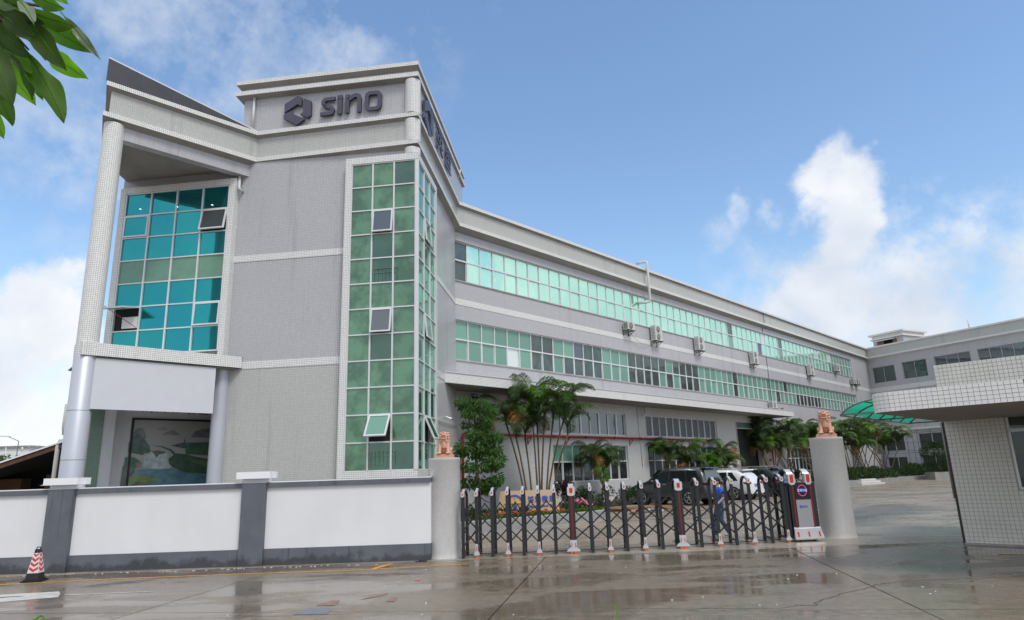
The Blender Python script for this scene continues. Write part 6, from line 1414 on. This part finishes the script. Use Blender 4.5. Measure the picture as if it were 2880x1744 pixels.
tag(part('brown_cabinet', MB().box(-.65, .95, 0, .6, 0, 2.62).box(-.55, -.3, -.02, 0, .1, 2.5), M['wood_d'], None, (-19.2, 28.6, 0)), 'brown timber cabinet in the shed, nearer the round column', 'cabinet')
tag(part('brown_cabinet', MB().box(-1.2, .6, 0, .6, 0, 2.5), M['wood_d'], None, (-21.9, 29.2, 0)), 'brown timber cabinet in the shed at the left picture edge', 'cabinet')
for k, (x, lab) in enumerate(((-18.35, 'thicker white vertical pipe left of the round column'), (-18.12, 'thinner white vertical pipe left of the round column'))): tag(part('vent_pipe', MB().tube([(x, 26.9, 0), (x, 26.9, 3.75), (x + .06, 26.9, 3.88), (x + .2, 27.1, 3.92)], .085 - .03 * k, 10), M['pvc'], None), lab, 'pipe')
tag(part('wall_box', MB().box(-.12, .12, -.1, .1, 0, .28), M['pvc'], None, (-15.62, 23.9, 6.0)), 'small white box on the far side of the building corner', 'wall box')
tag(part('wall_lamp', MB().lathe([(0, 0), (.10, .02), (.14, .3), (.13, 1.1), (0, 1.15)], 12), M['pvc'], None, (-15.95, 23.7, 3.85)), 'pale oval tank on the wall behind the round column', 'tank')
DB = thing('distant_building', 'white flat-roofed house far behind the shed', 'building', (-62, 82, 0)); part('wall', wall_mb(MB(), -5, 2.6, 0, 7.0, 0, .3, [(1.0, 1.9, 5.1, 6.1), (-1.5, -.4, 5.1, 6.1)]), M['white_paint'], DB); part('roof', MB().box(-5.2, 2.8, -.2, 7, 7.0, 7.25), M['cement'], DB); part('window', MB().box(1.0, 1.9, .2, .25, 5.1, 6.1).box(-1.5, -.4, .2, .25, 5.1, 6.1), M['glass_black'], DB); part('side_wall', MB().box(2.3, 2.6, .3, 7, 0, 7), M['white_paint'], DB)
DT_ = thing('distant_tree', 'leafy tree in front of the distant white house', 'tree', (-59.5, 76, 0)); part('trunk', MB().tube([(0, 0, 0), (.1, 0, 4.5)], .2, 8), M['bark'], DT_)
part('crown', leafcloud([((R.uniform(-2.6, 2.0), R.uniform(-1, 1), R.uniform(3.8, 6.3)), (.8, .8, .6), 170) for _ in range(26)], .32, .45, .1, 17), [M['tree_leaf']], DT_)
SLm = thing('street_lamp', 'slender street lamp with a flat head over the distant house', 'street lamp', (-58.6, 79, 0)); part('pole', MB().tube([(0, 0, 0), (0, 0, 7.6)], .05, 6).tube([(0, 0, 7.6), (-1.2, 0, 8.1)], .035, 6), M['ac_dark'], SLm); part('lamp_head', MB().obox((-1.7, 0, 8.2), (.6, 0, -.04), (0, .12, 0), (0, 0, .05)), M['ac_body'], SLm)
UT = thing('utility_bracket', 'horizontal bar with insulators beside the distant house', 'utility pole', (-57.6, 78, 0)); part('pole', MB().tube([(-1.6, 0, 0), (-1.6, 0, 6.9)], .07, 6), M['ac_body'], UT); part('cross_bar', MB().bar((-3.6, 0, 6.9), (.8, 0, 6.85), .09), M['ac_dark'], UT); part('insulator', MB().lathe([(.05, 6.3), (.12, 6.5), (.12, 6.8), (.05, 6.85)], 8, (.3, 0, 0)), M['pvc'], UT)

# ------------------------------------------------------------------ overhanging branch, top left
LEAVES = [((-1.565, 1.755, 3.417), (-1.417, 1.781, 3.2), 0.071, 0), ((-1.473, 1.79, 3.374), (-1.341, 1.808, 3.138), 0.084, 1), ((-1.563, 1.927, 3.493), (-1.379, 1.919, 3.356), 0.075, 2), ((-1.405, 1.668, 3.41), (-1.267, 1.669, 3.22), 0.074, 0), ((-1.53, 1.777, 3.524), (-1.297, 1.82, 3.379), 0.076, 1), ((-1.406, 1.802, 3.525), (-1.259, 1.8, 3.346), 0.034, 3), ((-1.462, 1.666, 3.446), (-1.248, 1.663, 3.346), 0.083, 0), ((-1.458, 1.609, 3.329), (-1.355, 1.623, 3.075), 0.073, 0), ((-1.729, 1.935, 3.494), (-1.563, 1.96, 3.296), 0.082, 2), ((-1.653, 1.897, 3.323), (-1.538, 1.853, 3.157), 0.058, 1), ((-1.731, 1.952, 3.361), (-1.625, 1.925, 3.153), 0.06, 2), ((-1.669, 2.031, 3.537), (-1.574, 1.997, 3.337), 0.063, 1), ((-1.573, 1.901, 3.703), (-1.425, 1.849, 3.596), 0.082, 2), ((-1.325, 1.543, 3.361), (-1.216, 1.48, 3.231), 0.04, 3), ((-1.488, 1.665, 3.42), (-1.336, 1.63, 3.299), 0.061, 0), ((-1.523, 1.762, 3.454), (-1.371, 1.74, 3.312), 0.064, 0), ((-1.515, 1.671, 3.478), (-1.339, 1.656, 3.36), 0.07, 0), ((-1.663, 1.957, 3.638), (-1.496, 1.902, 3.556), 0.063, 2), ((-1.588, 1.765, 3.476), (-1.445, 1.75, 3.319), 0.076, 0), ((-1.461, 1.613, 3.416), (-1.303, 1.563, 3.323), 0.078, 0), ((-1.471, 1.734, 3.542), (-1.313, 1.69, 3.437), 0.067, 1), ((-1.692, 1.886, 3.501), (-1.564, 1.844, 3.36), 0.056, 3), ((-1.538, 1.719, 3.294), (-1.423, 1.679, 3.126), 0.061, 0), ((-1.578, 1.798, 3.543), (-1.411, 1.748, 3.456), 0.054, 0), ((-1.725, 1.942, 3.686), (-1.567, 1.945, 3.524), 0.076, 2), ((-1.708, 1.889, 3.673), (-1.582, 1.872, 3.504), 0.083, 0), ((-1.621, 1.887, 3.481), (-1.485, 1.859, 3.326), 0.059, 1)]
ND = Vector((-1.66, 1.79, 3.54))
OT = thing('overhanging_tree', 'tree reaching in at the top left with long drooping glossy leaves', 'tree', (-4.3, 1.9, 0))
ofs = Vector((-4.3, 1.9, 0))
tk = MB(); tk.tube([(0, 0, 0), (.05, 0, 2.0), (.2, .05, 3.3), (.3, .05, 4.6)], [.16, .13, .11, .07], 10); tk.tube([(.2, .05, 3.3), (1.2, -.05, 3.75), (2.2, -.1, 3.72), tuple(ND - ofs)], [.06, .045, .03, .016], 8); part('trunk', tk, M['bark'], OT)
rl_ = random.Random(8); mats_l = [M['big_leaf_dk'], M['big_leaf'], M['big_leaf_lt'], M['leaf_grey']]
tw = MB()
def big_leaf(bs, tp, w, tone):
    b, t = Vector(bs), Vector(tp); a = t - b; L = a.length; a.normalize(); cd = (Vector((0, 0, CAM_H)) - (b + t) / 2).normalized(); nrm = (cd + Vector((rl_.gauss(0, .30), rl_.gauss(0, .30), rl_.gauss(0, .22) - .15))).normalized(); s = a.cross(nrm).normalized(); nrm = s.cross(a)
    n = 12; mb = MB(); vs = []
    for i in range(n + 1):
        u = i / n; hw = w * .90 / 2 * (sin(pi * min(u ** 1.25, 1)) ** .8 * (.45 + .55 * min(u * 2.2, 1))) * (1 - .12 * u) + (.002 if u < .05 else 0); bend = nrm * (-.10 * L * (u - .5) ** 2 * 2); wav = .006 * sin(u * 14 + w * 300)
        c = b + a * L * u + bend; vs += [c - s * hw + nrm * (hw * .28 + wav), c - s * hw * .5 + nrm * hw * .10, c, c + s * hw * .5 + nrm * hw * .10, c + s * hw + nrm * (hw * .28 - wav)]
    o_ = ofs; vs = [v - o_ for v in vs]; fs = [(i * 5 + k, i * 5 + k + 1, i * 5 + k + 6, i * 5 + k + 5) for i in range(n) for k in range(4)]
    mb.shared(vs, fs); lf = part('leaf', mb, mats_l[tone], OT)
    part('midrib', MB().tube([vs[i * 5 + 2] + nrm * .0012 for i in range(0, n + 1, 2)], [.0022, .002, .0018, .0015, .0012, .001, .0006], 5), M['big_leaf_lt'], lf)
    return b
for q in LEAVES:
    b = big_leaf(*q); tw.tube([tuple(ND - ofs), tuple((ND * .5 + b * .5) - ofs + Vector((0, 0, .02))), tuple(b - ofs)], [.008, .006, .003], 5)
for k in range(22):
    d = Vector((rl_.uniform(-1, .1), rl_.uniform(-.5, .6), rl_.uniform(-.4, .9))).normalized(); b = ND + d * .05; big_leaf(b, b + (d + Vector((0, 0, -.5))).normalized() * rl_.uniform(.20, .28), .075, rl_.choice([0, 0, 1, 2]))
part('twig', tw, M['bark'], OT)
# two weeds at the lower picture edge
def blade(label, pts, w0, mat, base):
    t = thing('grass_blade', label, 'weed', base); m = MB(); P = [Vector(p) - Vector(base) for p in pts]; vs = []
    for i, p in enumerate(P): w = w0 * (1 - i / (len(P) - 1)) + .0008; vs += [p + Vector((-w, 0, 0)), p + Vector((0, w * .4, w * .3)), p + Vector((w, 0, 0))]
    m.shared(vs, [(i * 3 + k, i * 3 + k + 1, i * 3 + k + 4, i * 3 + k + 3) for i in range(len(P) - 1) for k in (0, 1)]); part('leaf', m, mat, t)
blade('tall thin yellow-green grass stalk bent over at the bottom edge', [(.42, 3.2, 0), (.42, 3.2, .8), (.424, 3.2, 1.46), (.40, 3.2, 1.469), (.34, 3.2, 1.463), (.29, 3.2, 1.448), (.21, 3.2, 1.39)], .004, M['big_leaf_lt'], (.42, 3.2, 0))
blade('curled pale green grass blade at the bottom left edge', [(-2.19, 3.2, 0), (-2.19, 3.2, 1.0), (-2.186, 3.2, 1.456), (-2.180, 3.2, 1.483), (-2.163, 3.2, 1.497), (-2.148, 3.2, 1.492), (-2.135, 3.2, 1.46), (-2.13, 3.2, 1.40)], .014, M['big_leaf_lt'], (-2.19, 3.2, 0))
